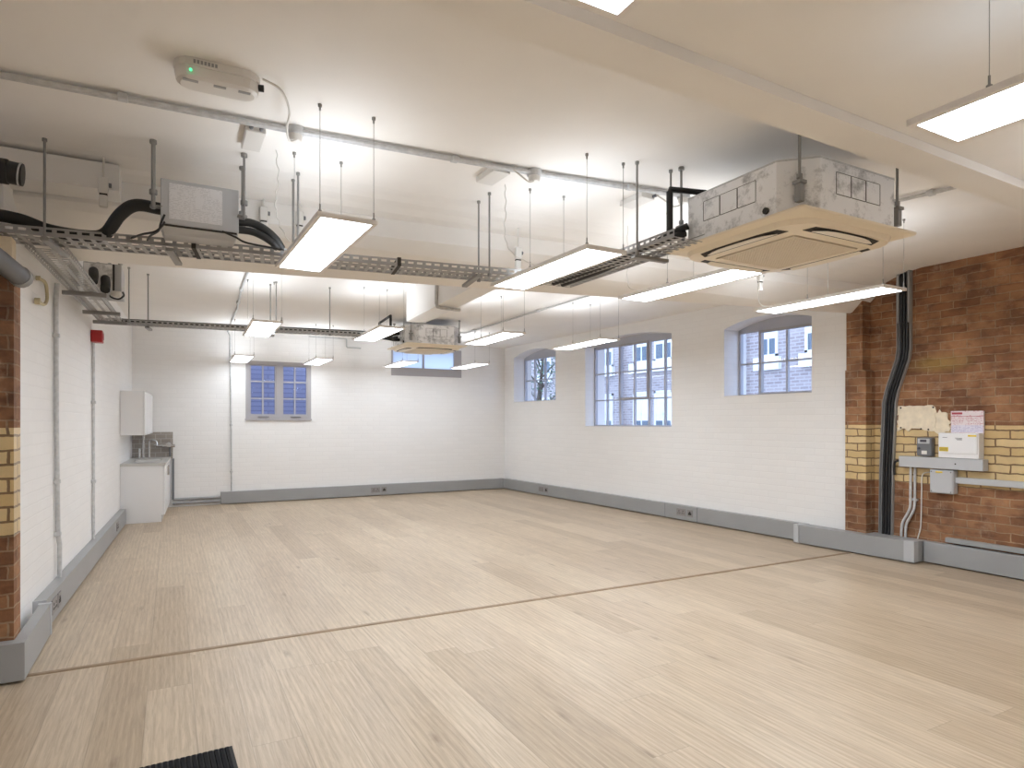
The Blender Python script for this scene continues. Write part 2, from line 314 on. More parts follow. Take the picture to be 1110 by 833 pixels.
MT = dict(
    white_brick=mat_white_brick(), brick=mat_brick(), floor=mat_floor(), galv=mat_galv(),
    ceiling=simple('ceiling_paint', (0.875, 0.85, 0.82), 0.7, noise=0.02, nscale=2.5),
    white=simple('white_paint', (0.80, 0.785, 0.77), 0.5),
    plastic=simple('white_plastic', (0.74, 0.72, 0.69), 0.35),
    gloss_white=simple('white_laminate', (0.82, 0.82, 0.83), 0.25),
    beige=simple('beige_plastic', (0.90, 0.80, 0.64), 0.4),
    beige2=simple('beige_blade', (0.87, 0.80, 0.68), 0.4),
    dark=simple('dark_gap', (0.035, 0.03, 0.025), 0.7),
    black=simple('black_rubber', (0.018, 0.018, 0.018), 0.6, bump=0.4, nscale=60),
    cable=simple('black_cable', (0.015, 0.015, 0.016), 0.45),
    grey=simple('grey_trunking', (0.33, 0.335, 0.34), 0.4, noise=0.03, nscale=3),
    grey_l=simple('pale_grey_box', (0.50, 0.51, 0.53), 0.4),
    grey_d=simple('dark_grey_box', (0.16, 0.165, 0.18), 0.45),
    steel=simple('zinc_conduit', (0.58, 0.585, 0.59), 0.40, metal=0.1, noise=0.12, nscale=30),
    rod=simple('threaded_rod', (0.30, 0.295, 0.285), 0.45, metal=0.5),
    wire=simple('hanging_wire', (0.42, 0.41, 0.40), 0.4, metal=0.6),
    frame=simple('lamp_frame', (0.85, 0.82, 0.80), 0.45),
    chrome=simple('chrome', (0.62, 0.62, 0.63), 0.15, metal=1.0),
    inox=simple('stainless_sink', (0.60, 0.59, 0.57), 0.35, metal=0.35),
    red=simple('red_plastic', (0.42, 0.02, 0.02), 0.4),
    yellow=simple('yellow_sticker', (0.80, 0.58, 0.03), 0.5),
    plaster=simple('cream_plaster', (0.80, 0.70, 0.54), 0.85, noise=0.10, nscale=14, bump=0.6),
    flexw=simple('white_flex', (0.70, 0.68, 0.64), 0.5),
    flexy=simple('old_yellow_flex', (0.50, 0.43, 0.27), 0.6),
    winframe=simple('window_grey_paint', (0.40, 0.385, 0.40), 0.5),
    winblue=simple('steel_window_paint', (0.46, 0.47, 0.53), 0.5),
    tray=simple('tray_steel', (0.36, 0.355, 0.35), 0.45, metal=0.1), socket=simple('socket_plate', (0.27, 0.255, 0.25), 0.4),
    strip=simple('oak_threshold', (0.31, 0.22, 0.14), 0.5, noise=0.12, nscale=12),
    mat_top=mat_ribs('mat_pile', (0.008, 0.008, 0.009), (0.03, 0.03, 0.032), 0.02),
    mat_edge=simple('mat_rubber', (0.012, 0.012, 0.012), 0.7),
    glass=mat_glass('clear_glass', (1, 1, 1), 0.03), glass2=mat_glass('blue_glass', (0.80, 0.84, 0.98), 0.004),
    frost=mat_frosted('frosted_glass', (0.92, 0.95, 0.98), 0.92),
    sticker=mat_print('data_sticker', (0.74, 0.74, 0.76), (0.40, 0.40, 0.42), 0.009, 0.05),
    notice=mat_print('pink_notice', (0.78, 0.70, 0.72), (0.55, 0.22, 0.28), 0.013, 0.05, 0.8),
    notice2=mat_print('violet_notice', (0.72, 0.69, 0.78), (0.42, 0.36, 0.55), 0.012, 0.04, 0.7),
    red_ink=simple('crimson_ink', (0.42, 0.06, 0.09), 0.5), ink=simple('dark_ink', (0.07, 0.07, 0.09), 0.5),
    tiles=mat_tiles('taupe_tiles', (0.30, 0.265, 0.235), (0.35, 0.315, 0.28), (0.50, 0.47, 0.43), 0.15, 0.075, 0.004),
    ext_brick=mat_tiles('stock_brick', (0.30, 0.24, 0.23), (0.44, 0.37, 0.35), (0.50, 0.46, 0.45), 0.24, 0.08, 0.012),
    ext_white=simple('white_sash_paint', (0.88, 0.88, 0.88), 0.5),
    ext_pane=simple('dark_sash_glass', (0.12, 0.16, 0.20), 0.08),
    ext_blue=mat_tiles('slate_cladding', (0.40, 0.36, 0.36), (0.44, 0.40, 0.40), (0.33, 0.30, 0.31), 3.0, 0.09, 0.012),
    bark=simple('bark', (0.10, 0.075, 0.055), 0.9), leaf=simple('leaf', (0.10, 0.16, 0.10), 0.7, noise=0.4, nscale=3),
    led_green=emis('green_indicator', (0.10, 1.0, 0.35), 1.0),
    lamp=emis('lamp_diffuser', (0.875, 0.945, 1.02), 13.0), lamp_up=emis('lamp_upper_diffuser', (0.90, 0.95, 1.0), 3.9),
    lamp_b=emis('lamp_diffuser_b', (0.875, 0.945, 1.02), 11.0), lamp_up_b=emis('lamp_upper_diffuser_b', (0.90, 0.95, 1.0), 4.0),
    lamp_c=emis('lamp_diffuser_c', (0.875, 0.945, 1.02), 6.5), lamp_up_c=emis('lamp_upper_diffuser_c', (0.90, 0.95, 1.0), 4.0),
    lamp_added=emis('lamp_diffuser_added', (0.875, 0.945, 1.02), 6.0), lamp_up_added=emis('lamp_upper_diffuser_added', (0.90, 0.95, 1.0), 5.0),  # glow of the two lamps added right of the view
    lamp_up_d=emis('lamp_upper_diffuser_d', (0.90, 0.95, 1.0), 0.8),
)

# ------------------------------------------------------------------ mesh builder
class MB:
    def __init__(self): self.v = []; self.f = []; self.sm = []
    def add(self, vs, fs, smooth=False):
        o = len(self.v); self.v += [tuple(v) for v in vs]
        for f in fs: self.f.append([i + o for i in f]); self.sm.append(smooth)
        return self
    def hexa(self, p):      # 8 corners: bottom 0-3 ccw, top 4-7
        return self.add(p, [(3, 2, 1, 0), (4, 5, 6, 7), (0, 1, 5, 4), (1, 2, 6, 5), (2, 3, 7, 6), (3, 0, 4, 7)])
    def box(self, x0, x1, y0, y1, z0, z1):
        if x0 > x1: x0, x1 = x1, x0
        if y0 > y1: y0, y1 = y1, y0
        if z0 > z1: z0, z1 = z1, z0
        return self.hexa([(x0, y0, z0), (x1, y0, z0), (x1, y1, z0), (x0, y1, z0), (x0, y0, z1), (x1, y0, z1), (x1, y1, z1), (x0, y1, z1)])
    def bbox(self, x0, x1, y0, y1, z0, z1, r=0.006, n=3):   # bevelled box
        bm = bmesh.new(); bmesh.ops.create_cube(bm, size=1)
        for v in bm.verts:
            v.co = Vector(((x0 + x1) / 2 + v.co.x * abs(x1 - x0), (y0 + y1) / 2 + v.co.y * abs(y1 - y0), (z0 + z1) / 2 + v.co.z * abs(z1 - z0)))
        bmesh.ops.bevel(bm, geom=list(bm.edges), offset=r, segments=n, affect='EDGES', profile=0.5)
        bm.verts.index_update()
        self.add([v.co[:] for v in bm.verts], [[v.index for v in f.verts] for f in bm.faces]); bm.free()
        return self
    def mbox(self, fn, a0, a1, b0, b1, c0, c1):   # box mapped through fn(a,b,c) -> point
        p = [fn(*q) for q in ((a0, b0, c0), (a1, b0, c0), (a1, b1, c0), (a0, b1, c0), (a0, b0, c1), (a1, b0, c1), (a1, b1, c1), (a0, b1, c1))]
        return self.hexa(p)
    def tube(self, pts, r, n=10, cap=True):
        pts = [Vector(p) for p in pts]
        rs = r if isinstance(r, (list, tuple)) else [r] * len(pts)
        rings = []; nrm = None
        for i, p in enumerate(pts):
            t = (pts[min(i + 1, len(pts) - 1)] - pts[max(i - 1, 0)]).normalized()
            if nrm is None:
                nrm = t.cross(Vector((0, 0, 1)))
                if nrm.length < 1e-3: nrm = t.cross(Vector((1, 0, 0)))
            nrm = (nrm - t * nrm.dot(t)).normalized(); b = t.cross(nrm)
            rings.append([p + (nrm * math.cos(2 * PI * k / n) + b * math.sin(2 * PI * k / n)) * rs[i] for k in range(n)])
        vs = [v for ring in rings for v in ring]; fs = []
        for i in range(len(pts) - 1):
            for k in range(n):
                a = i * n + k; b2 = i * n + (k + 1) % n
                fs.append((a, b2, b2 + n, a + n))
        self.add(vs, fs, True)
        if cap:
            self.add(rings[0], [tuple(reversed(range(n)))]); self.add(rings[-1], [tuple(range(n))])
        return self
    def cyl(self, p, q, r, n=16): return self.tube([p, q], r, n)
    def prism(self, poly, fn, c0, c1):   # closed 2-d outline swept from c0 to c1 through fn(a,b,c)
        n = len(poly)
        vs = [fn(a, b, c0) for a, b in poly] + [fn(a, b, c1) for a, b in poly]
        return self.add(vs, [tuple(reversed(range(n))), tuple(range(n, 2 * n))] + [(i, (i + 1) % n, (i + 1) % n + n, i + n) for i in range(n)])
    def build(self, name, m, parent=None, origin=None, bevel=0, solid=0):
        me = bpy.data.meshes.new(name)
        wo = Vector((0, 0, 0))
        if parent is not None:
            p = parent
            while p is not None: wo += Vector(p.location); p = p.parent
        org = Vector(origin) if origin is not None else (wo if parent is not None else Vector((0, 0, 0)))
        me.from_pydata([(Vector(v) - org)[:] for v in self.v], [], self.f)
        for p, s in zip(me.polygons, self.sm): p.use_smooth = s
        me.materials.append(m)
        bm = bmesh.new(); bm.from_mesh(me)
        bmesh.ops.recalc_face_normals(bm, faces=list(bm.faces)); bm.to_mesh(me); bm.free()
        o = bpy.data.objects.new(name, me); C.objects.link(o)
        if parent is not None: o.parent = parent; o.location = org - wo
        else: o.location = org
        if bevel:
            b = o.modifiers.new('bevel', 'BEVEL'); b.width = bevel; b.segments = 2; b.limit_method = 'ANGLE'
        if solid:
            s = o.modifiers.new('thick', 'SOLIDIFY'); s.thickness = solid
        return o

def smooth_path(pts, n=8):
    """Catmull-Rom through the points"""
    P = [Vector(p) for p in pts]; P = [P[0] * 2 - P[1]] + P + [P[-1] * 2 - P[-2]]; out = []
    for i in range(1, len(P) - 2):
        a, b, c, d = P[i - 1:i + 3]
        for k in range(n):
            t = k / n
            out.append(0.5 * ((2 * b) + (c - a) * t + (2 * a - 5 * b + 4 * c - d) * t * t + (3 * b - 3 * c + d - a) * t ** 3))
    out.append(P[-2]); return out

def tag(o, label=None, cat=None, group=None, kind=None):
    if label: o['label'] = label
    if cat: o['category'] = cat
    if group: o['group'] = group
    if kind: o['kind'] = kind
    return o
def thing(name, loc, label, cat, group=None):
    o = bpy.data.objects.new(name, None); o.empty_display_size = 0.1; C.objects.link(o); o.location = loc
    return tag(o, label, cat, group)
def struct(o, label=None, cat=None): return tag(o, label, cat, None, 'structure')
def dup_tree(root, loc, label, group=None):
    r = root.copy(); C.objects.link(r); r.location = loc; r['label'] = label
    if group: r['group'] = group
    for ch in list(root.children):
        c = ch.copy(); C.objects.link(c); c.parent = r
        for g in list(ch.children):
            d = g.copy(); C.objects.link(d); d.parent = c
    return r

# ------------------------------------------------------------------ camera
F = 683.0
YAW = math.radians(28.44)
cam = bpy.data.cameras.new('camera'); co = bpy.data.objects.new('camera', cam); C.objects.link(co)
cam.sensor_fit = 'HORIZONTAL'; cam.sensor_width = 36.0; cam.lens = 36.0 * F / 1110.0
cam.shift_y = (457.7 - 416.5) / 1110.0
co.location = (0, 0, 1.40); co.rotation_euler = (PI / 2, 0, -YAW)
cam.clip_start = 0.05; cam.clip_end = 300
bpy.context.scene.camera = co

# ------------------------------------------------------------------ the room
CE = 2.96
def xl(y): return -0.80 + 0.0385 * (y - 5.155)          # left wall face, far bay
def xr(y): return 6.54 - 0.0474 * (y - 4.82)            # right wall face, far bay
YB = 11.78
XN = 6.66                                               # brick wall face, near bay
XW = -2.6                                               # left side of the near bay

struct(MB().box(-3, 7.2, -3.3, 12.2, -0.12, 0).build('floor', MT['floor']), 'wide pale oak plank floor running away from the camera', 'floor')
struct(MB().box(-3, 7.2, -3.3, 12.2, CE, CE + 0.15).build('ceiling', MT['ceiling']), 'off-white painted ceiling over both bays', 'ceiling')

def wall_with_holes(name, m, fn, a0, a1, b0, b1, holes, thick, label):
    """fn(a,b,d): a along, b up, d into the wall"""
    bm = bmesh.new(); loops = []
    for d in (0.0, thick):
        edges = []
        for poly in [[(a0, b0), (a1, b0), (a1, b1), (a0, b1)]] + holes:
            vs = [bm.verts.new(fn(a, b, d)) for a, b in poly]
            es = [bm.edges.new((vs[i], vs[(i + 1) % len(vs)])) for i in range(len(vs))]
            edges += es; loops.append(vs)
        bmesh.ops.triangle_fill(bm, use_beauty=True, edges=edges)
    k = len(loops) // 2
    for i in range(k):
        A, B = loops[i], loops[i + k]
        for j in range(len(A)):
            bm.faces.new((A[j], A[(j + 1) % len(A)], B[(j + 1) % len(A)], B[j]))
    bmesh.ops.recalc_face_normals(bm, faces=list(bm.faces))
    me = bpy.data.meshes.new(name); bm.to_mesh(me); bm.free(); me.materials.append(m)
    o = bpy.data.objects.new(name, me); C.objects.link(o)
    return struct(o, label, 'wall')

def arch(y0, y1, z0, zs, zc, n=14):
    p = [(y0, z0), (y1, z0)]
    for k in range(n + 1):
        t = k / n; y = y1 + (y0 - y1) * t
        p.append((y, zs + (zc - zs) * (1 - (2 * t - 1) ** 2)))
    return p
def arch_z(y, y0, y1, zs, zc):
    t = (y - y0) / (y1 - y0); return zs + (zc - zs) * (1 - (2 * t - 1) ** 2)

W1 = (6.99, 9.03, 1.316, 2.70, 2.80)
W2 = (4.775, 6.035, 1.732, 2.63, 2.735)
W3 = (9.92, 11.42, 1.80, 2.715, 2.835)
def FR(y, z, d): return (xr(y) + d, y, z)
def FB(x, z, d): return (x, YB + d, z)
wall_with_holes('wall_right', MT['white_brick'], FR, 4.333, 12.2, 0, CE, [arch(*W1), arch(*W2), arch(*W3)], 0.42, 'white painted brick wall on the right of the far bay with three arched windows')
WB1 = (1.14, 2.235, 1.455, 2.465)
WB2 = (3.733, 5.204, 2.30, 2.85)
wall_with_holes('wall_back', MT['white_brick'], FB, -1.2, 6.6, 0, CE,
                [[(w[0], w[2]), (w[1], w[2]), (w[1], w[3]), (w[0], w[3])] for w in (WB1, WB2)], 0.32, 'white painted brick wall at the far end')
struct(MB().hexa([(xl(4.47), 4.47, 0), (xl(12.1), 12.1, 0), (-1.2, 12.1, 0), (-1.2, 4.47, 0), (xl(4.47), 4.47, CE), (xl(12.1), 12.1, CE), (-1.2, 12.1, CE), (-1.2, 4.47, CE)]).build('wall_left', MT['white_brick']),
       'white painted brick wall along the left of the far bay', 'wall')
pier = MB().box(-2.8, -0.75, 4.30, 4.47, 0, 2.22)
struct(pier.build('wall_left_pier', MT['brick']), 'brick pier with a cream brick band at the left end of the opening', 'wall')
struct(MB().box(-2.8, -0.77, 4.36, 4.47, 2.221, 2.42).build('trim_3', MT['plaster']), 'rough cream plaster above the left brick pier', 'plaster')
struct(MB().box(XN, XN + 0.4, -3.2, 4.333, 0, CE).build('wall_right_near', MT['brick']), 'bare red brick wall with a cream brick band at right', 'wall')
rp = MB().box(6.52, XN + 0.01, 4.15, 4.333, 0, CE)
rp.box(6.50, XN + 0.01, 4.10, 4.333, 0, 1.94)
rp.prism([(4.10, 1.94), (4.333, 1.94), (4.333, 1.965), (4.14, 1.965)], lambda a, b, c: (c, a, b), 6.50, XN)
struct(rp.build('wall_right_pier', MT['brick']), 'shallow brick pier beside the white wall, thicker in its lower part', 'wall')
struct(MB().box(XW - 0.2, XW, -3.2, 4.30, 0, CE).build('wall_left_near', MT['white']), 'plain wall at the left of the near bay', 'wall')
struct(MB().box(XW - 0.2, 7.06, -3.3, -3.1, 0, CE).build('wall_front', MT['white']), 'plain wall behind the viewpoint', 'wall')

# ceiling beams
def FXY(y, z, x): return (x, y, z)
def beam(name, sec0, x0, sec1, x1, m, label):
    n = len(sec0)
    vs = [(x0, y, z) for y, z in sec0] + [(x1, y, z) for y, z in sec1]
    o = MB().add(vs, [tuple(reversed(range(n))), tuple(range(n, 2 * n))] + [(i, (i + 1) % n, (i + 1) % n + n, i + n) for i in range(n)]).build(name, m)
    return struct(o, label, 'beam')
ZB = 2.70
ZN = 2.745
struct(MB().hexa([(XW, -3.1, ZN), (6.66, -3.1, ZN), (6.66, 1.758, ZN), (XW, 1.646, ZN), (XW, -3.1, CE), (6.66, -3.1, CE), (6.66, 1.758, CE), (XW, 1.646, CE)]).build('ceiling_near', MT['ceiling']), 'slightly lower painted ceiling over the closest part of the near bay', 'ceiling')
def lx(x, a, b): return a + (b - a) * (x - 0.6) / 4.0
x0, x1 = XW, 7.0
beam('ceiling_beam', [(lx(x0, 1.685, 1.735), ZB), (lx(x0, 1.865, 1.915), ZB), (lx(x0, 1.865, 1.915), CE), (lx(x0, 1.685, 1.735), CE)], x0,
     [(lx(x1, 1.685, 1.735), ZB), (lx(x1, 1.865, 1.915), ZB), (lx(x1, 1.865, 1.915), CE), (lx(x1, 1.685, 1.735), CE)], x1, MT['ceiling'],
     'plain painted beam crossing the ceiling closest to the camera')
def b2(x):
    t = (x + 0.3) / 6.8
    ym = 4.63 - 0.56 * t; zm = 2.745 + 0.035 * t; zt = 2.905 - 0.055 * t
    yk = 5.14 - 0.85 * t; zk = 2.50 + 0.085 * t
    cove = [(ym - 0.62 + 0.62 * s, CE + 0.01 - (CE + 0.01 - zt) * s ** 2.2) for s in (0, 0.25, 0.5, 0.75, 1.0)]
    return cove + [(ym, zm), (yk, zk), (yk + 0.02, CE + 0.01)]
beam('ceiling_beam', b2(XW), XW, b2(6.9), 6.9, MT['ceiling'], 'deep coved beam over the opening between the two bays')
b3 = MB().hexa([(2.345, 4.9, 2.6), (2.575, 4.9, 2.6), (2.71, 7.23, 2.6), (2.48, 7.23, 2.6), (2.345, 4.9, CE), (2.575, 4.9, CE), (2.71, 7.23, CE), (2.48, 7.23, CE)])
struct(b3.build('ceiling_beam', MT['white']), 'short white downstand beam behind the opening, running towards the far end', 'beam')
struct(MB().hexa([(-2.6, 4.42, 2.755), (-0.27, 4.40, 2.77), (-0.27, 4.64, 2.77), (-2.6, 4.7, 2.755), (-2.6, 4.42, 2.925), (-0.27, 4.40, 2.925), (-0.27, 4.64, 2.925), (-2.6, 4.7, 2.925)]).build('trim_1', MT['white']),
       'white boxed casing on the beam at upper left', 'casing')

# ------------------------------------------------------------------ windows
def window(n, label):
    o = bpy.data.objects.new('window_%d' % n, None); C.objects.link(o)
    return struct(o, label, 'window')
def right_window(n, W, cols, thick_idx, rows, casement, label, d=0.19):
    y0, y1, z0, zs, zc = W
    w = window(n, label); w.location = FR((y0 + y1) / 2, z0, d)
    fr = MB(); t = 0.035
    fr.mbox(lambda a, b, c: FR(a, b, c), y0, y0 + t, z0, zs, d, d + 0.05)
    fr.mbox(FR, y1 - t, y1, z0, zs, d, d + 0.05)
    fr.mbox(FR, y0, y1, z0, z0 + t, d, d + 0.05)
    k = 12
    for i in range(k):
        a, b = y0 + (y1 - y0) * i / k, y0 + (y1 - y0) * (i + 1) / k
        za, zb = arch_z(a, y0, y1, zs, zc), arch_z(b, y0, y1, zs, zc)
        hz = zs - 0.045
        fr.hexa([FR(a, hz, d), FR(b, hz, d), FR(b, hz, d + 0.05), FR(a, hz, d + 0.05), FR(a, za, d), FR(b, zb, d), FR(b, zb, d + 0.05), FR(a, za, d + 0.05)])
    fr.build('frame', MT['winblue'], w)
    bars = MB()
    for i, f in enumerate(cols):
        y = y0 + (y1 - y0) * f; h = 0.024 if i in thick_idx else 0.012
        bars.mbox(FR, y - h, y + h, z0, zs - 0.04, d + 0.004, d + 0.044)
    for f in rows:
        z = z0 + (zs - 0.02 - z0) * f
        bars.mbox(FR, y0, y1, z - 0.011, z + 0.011, d + 0.008, d + 0.04)
    bars.build('glazing_bars', MT['winblue'], w)
    if casement:
        f0, f1, r0, r1 = casement; cs = MB()
        a0, a1 = y0 + (y1 - y0) * f0, y0 + (y1 - y0) * f1
        c0 = z0 + (zs - 0.02 - z0) * r0; c1 = z0 + (zs - 0.02 - z0) * r1
        for (p, q, r, s) in ((a0, a0 + 0.03, c0, c1), (a1 - 0.03, a1, c0, c1), (a0 + 0.03, a1 - 0.03, c0, c0 + 0.03), (a0 + 0.03, a1 - 0.03, c1 - 0.03, c1)):
            cs.mbox(FR, p, q, r, s, d - 0.02, d + 0.03)
        cs.build('casement', MT['winframe'], w)
    pn = MB(); poly = arch(*W); pn.prism(poly, lambda a, b, c: FR(a, b, c), d + 0.022, d + 0.026)
    pn.build('pane', MT['glass'], w)
    sl = MB().mbox(FR, y0 + 0.001, y1 - 0.001, z0 + 0.0005, z0 + 0.012, 0.0, d)
    sl.build('window_sill', MT['white'], w)
    return w
right_window(1, W1, [1/6, 2/6, 3/6, 4/6, 5/6], (1, 3), [1/3, 2/3], (2/6, 4/6 + 0.005, 1/3, 1.0), 'large arched steel window of eighteen panes, middle of the right wall')
right_window(2, W2, [0.115, 0.42, 0.73], (0, 2), [0.5], (0.115, 0.73, 0.02, 0.98), 'arched grey steel window on the right wall closest to the brick pier', d=0.27)
right_window(3, W3, [0.25, 0.5, 0.75], (), [0.5], None, 'small arched blue-grey window near the far corner of the right wall', d=0.25)

w = window(4, 'grey two-casement window with blue panes on the far wall'); w.location = (1.69, YB, 1.455)
x0, x1, z0, z1 = WB1
m = MB(); t = 0.06
for a in ((x0, x0 + t, z0, z1), (x1 - t, x1, z0, z1), (x0 + t, x1 - t, z0, z0 + t), (x0 + t, x1 - t, z1 - t, z1), ((x0 + x1) / 2 - 0.05, (x0 + x1) / 2 + 0.05, z0 + t, z1 - t)):
    m.mbox(FB, a[0], a[1], a[2], a[3], -0.012, 0.07)
m.build('frame', MT['winframe'], w)
for c0, c1 in ((x0 + t, (x0 + x1) / 2 - 0.05), ((x0 + x1) / 2 + 0.05, x1 - t)):
    m = MB()
    for a in ((c0, c0 + 0.022, z0 + t, z1 - t), (c1 - 0.022, c1, z0 + t, z1 - t), (c0 + 0.022, c1 - 0.022, z0 + t, z0 + t + 0.022), (c0 + 0.022, c1 - 0.022, z1 - t - 0.022, z1 - t), ((c0 + c1) / 2 - 0.012, (c0 + c1) / 2 + 0.012, z0 + t + 0.022, z1 - t - 0.022)):
        m.mbox(FB, a[0], a[1], a[2], a[3], 0.0, 0.045)
    for k in (1, 2):
        z = z0 + t + (z1 - z0 - 2 * t) * k / 3; m.mbox(FB, c0 + 0.022, c1 - 0.022, z - 0.012, z + 0.012, 0.003, 0.042)
    cs = m.build('casement', MT['winframe'], w)
    MB().mbox(FB, c0 + 0.14, c1 - 0.12, z0 + 0.028, z0 + 0.042, -0.032, -0.012).build('stay_bar', MT['grey_d'], cs)
MB().mbox(FB, x0 + t, x1 - t, z0 + t, z1 - t, 0.02, 0.024).build('pane', MT['glass2'], w)
MB().mbox(FB, x0 - 0.01, x1 + 0.01, z0 - 0.025, z0 - 0.001, -0.03, -0.001).build('window_sill', MT['winframe'], w)
w = window(5, 'wide low window with pale blue panes high on the far wall behind the air conditioner'); w.location = (4.47, YB, 2.30)
x0, x1, z0, z1 = WB2
m = MB()
for a in ((x0, x0 + 0.035, z0, z1), (x1 - 0.16, x1, z0, z1), (x0 + 0.035, x1 - 0.16, z0, z0 + 0.16), (x0 + 0.035, x1 - 0.16, z1 - 0.05, z1)):
    m.mbox(FB, a[0], a[1], a[2], a[3], -0.01, 0.07)
xm = x0 + 0.66
m.mbox(FB, xm - 0.018, xm + 0.018, z0 + 0.16, z1 - 0.05, 0.0, 0.06)
m.build('frame', MT['winframe'], w)
MB().mbox(FB, x0 + 0.03, x1 - 0.15, z0 + 0.15, z1 - 0.04, 0.03, 0.034).build('pane', MT['frost'], w)

# ------------------------------------------------------------------ skirting trunking
def sockets(parent, fn, s, z, kinds=('double', 'data')):
    """fn(a,b,d) with d out of the trunk face; a row of outlet plates"""
    a = s
    for k in kinds:
        wd = 0.17 if k == 'double' else 0.10
        pl = MB().mbox(fn, a, a + wd, z - 0.05, z + 0.05, -0.001, 0.007).build('socket_plate', MT['socket'], parent)
        if k == 'double':
            for c in (a + 0.048, a + 0.122):
                h = MB()
                h.mbox(fn, c - 0.006, c + 0.006, z + 0.006, z + 0.024, 0.006, 0.0085)
                h.mbox(fn, c - 0.022, c - 0.010, z - 0.022, z - 0.008, 0.006, 0.0085)
                h.mbox(fn, c + 0.010, c + 0.022, z - 0.022, z - 0.008, 0.006, 0.0085)
                h.build('socket_slot', MT['dark'], pl)
        else:
            c = a + 0.05
            MB().prism([(c - 0.028, z - 0.024), (c + 0.028, z - 0.024), (c + 0.028, z + 0.006), (c + 0.014, z + 0.006), (c + 0.014, z + 0.024), (c - 0.014, z + 0.024), (c - 0.014, z + 0.006), (c - 0.028, z + 0.006)], fn, 0.006, 0.0085).build('data_slot', MT['dark'], pl)
        a += wd + 0.03
TH, TG, TD = 0.216, 0.014, 0.08
# right wall
t = thing('skirting_trunking', (6.3, 8.2, 0), 'long grey metal skirting trunking below the windows of the right wall', 'trunking')
def TR(y, z, d): return (xr(y) - TD - d, y, z)
MB().mbox(TR, 4.80, 11.695, TG, TH, -TD, 0).build('trunk_body', MT['grey'], t, bevel=0.004)
for q in (6.42, 7.03): MB().mbox(TR, q, q + 0.01, TG, TH, 0, 0.0015).build('cover_joint', MT['grey_d'], t)
MB().mbox(TR, 6.43, 7.03, TG + 0.004, TH - 0.004, -0.001, 0.003).build('socket_cover', MT['grey'], t)
sockets(t, lambda a, b, d: TR(6.80 - a, b, d + 0.003), 0.0, 0.122)
sockets(t, lambda a, b, d: TR(10.36 - a, b, d), 0.0, 0.122)
# back wall
t = thing('skirting_trunking', (3.4, 11.74, 0), 'grey metal skirting trunking along the foot of the far wall', 'trunking')
def TBk(x, z, d): return (x, YB - TD - d, z)
MB().mbox(TBk, 0.745, 6.13, TG, TH, -TD, 0).build('trunk_body', MT['grey'], t, bevel=0.004)
MB().mbox(TBk, 6.06, 6.135, TG, TH + 0.003, -TD, 0.006).build('corner_cover', MT['grey'], t)
sockets(t, TBk, 3.32, 0.115)
# left wall
t = thing('skirting_trunking', (-0.65, 7.4, 0), 'grey metal skirting trunking along the foot of the left wall', 'trunking')
def TLf(y, z, d): return (xl(y) + 0.075 + d, y, z)
MB().mbox(TLf, 5.155, 10.06, TG, TH, -0.075, 0).build('trunk_body', MT['grey'], t, bevel=0.004)
MB().mbox(TLf, 5.15, 5.16, TG, TH, -0.075, 0.002).build('end_cap', MT['grey_l'], t)
sockets(t, TLf, 5.30, 0.122); sockets(t, TLf, 9.0, 0.122, ('double',))
# round the left pier
t = thing('skirting_trunking', (-0.72, 4.6, 0), 'stepped grey trunking wrapped round the foot of the left brick pier', 'trunking')
MB().box(-0.748, -0.69, 4.298, 5.05, TG, TH).build('trunk_body', MT['grey'], t)
MB().box(-2.5, -0.69, 4.22, 4.2975, TG, TH).build('return_body', MT['grey'], t)
MB().box(-0.755, -0.684, 5.03, 5.065, TG, TH + 0.004).build('joint_cover', MT['grey_l'], t)
# right near bay
t = thing('skirting_trunking', (6.45, 4.1, 0), 'deeper boxed grey trunking stepping out across the brick pier at right', 'trunking')
MB().hexa([(6.43, 3.57, TG), (XN, 3.57, TG), (XN, 4.099, TG), (6.385, 4.099, TG), (6.43, 3.57, TH), (XN, 3.57, TH), (XN, 4.099, TH), (6.385, 4.099, TH)])\
    .hexa([(6.385, 4.099, TG), (6.50, 4.099, TG), (6.50, 4.80, TG), (6.335, 4.80, TG), (6.385, 4.099, TH), (6.50, 4.099, TH), (6.50, 4.80, TH), (6.335, 4.80, TH)]).build('trunk_body', MT['grey'], t)
MB().hexa([(6.425, 3.565, TG), (6.50, 3.565, TG), (6.50, 3.66, TG), (6.417, 3.66, TG), (6.425, 3.565, TH + 0.003), (6.50, 3.565, TH + 0.003), (6.50, 3.66, TH + 0.003), (6.417, 3.66, TH + 0.003)]).build('joint_cover', MT['grey_l'], t)
MB().box(6.325, 6.46, 4.79, 4.85, TG, TH + 0.004).build('end_cap', MT['grey_l'], t)
t = thing('skirting_trunking', (6.6, 1.5, 0), 'grey metal skirting trunking along the foot of the bare brick wall', 'trunking')
MB().box(6.58, XN, -2.9, 3.56, TG, TH).build('trunk_body', MT['grey'], t, bevel=0.004)
tag(MB().box(6.615, XN, -2.9, 3.38, 0.232, 0.278).build('wall_rail', MT['grey'], origin=(6.64, 1.5, 0.25), bevel=0.004), 'flat grey rail fixed to the brick just above the skirting trunking', 'rail')

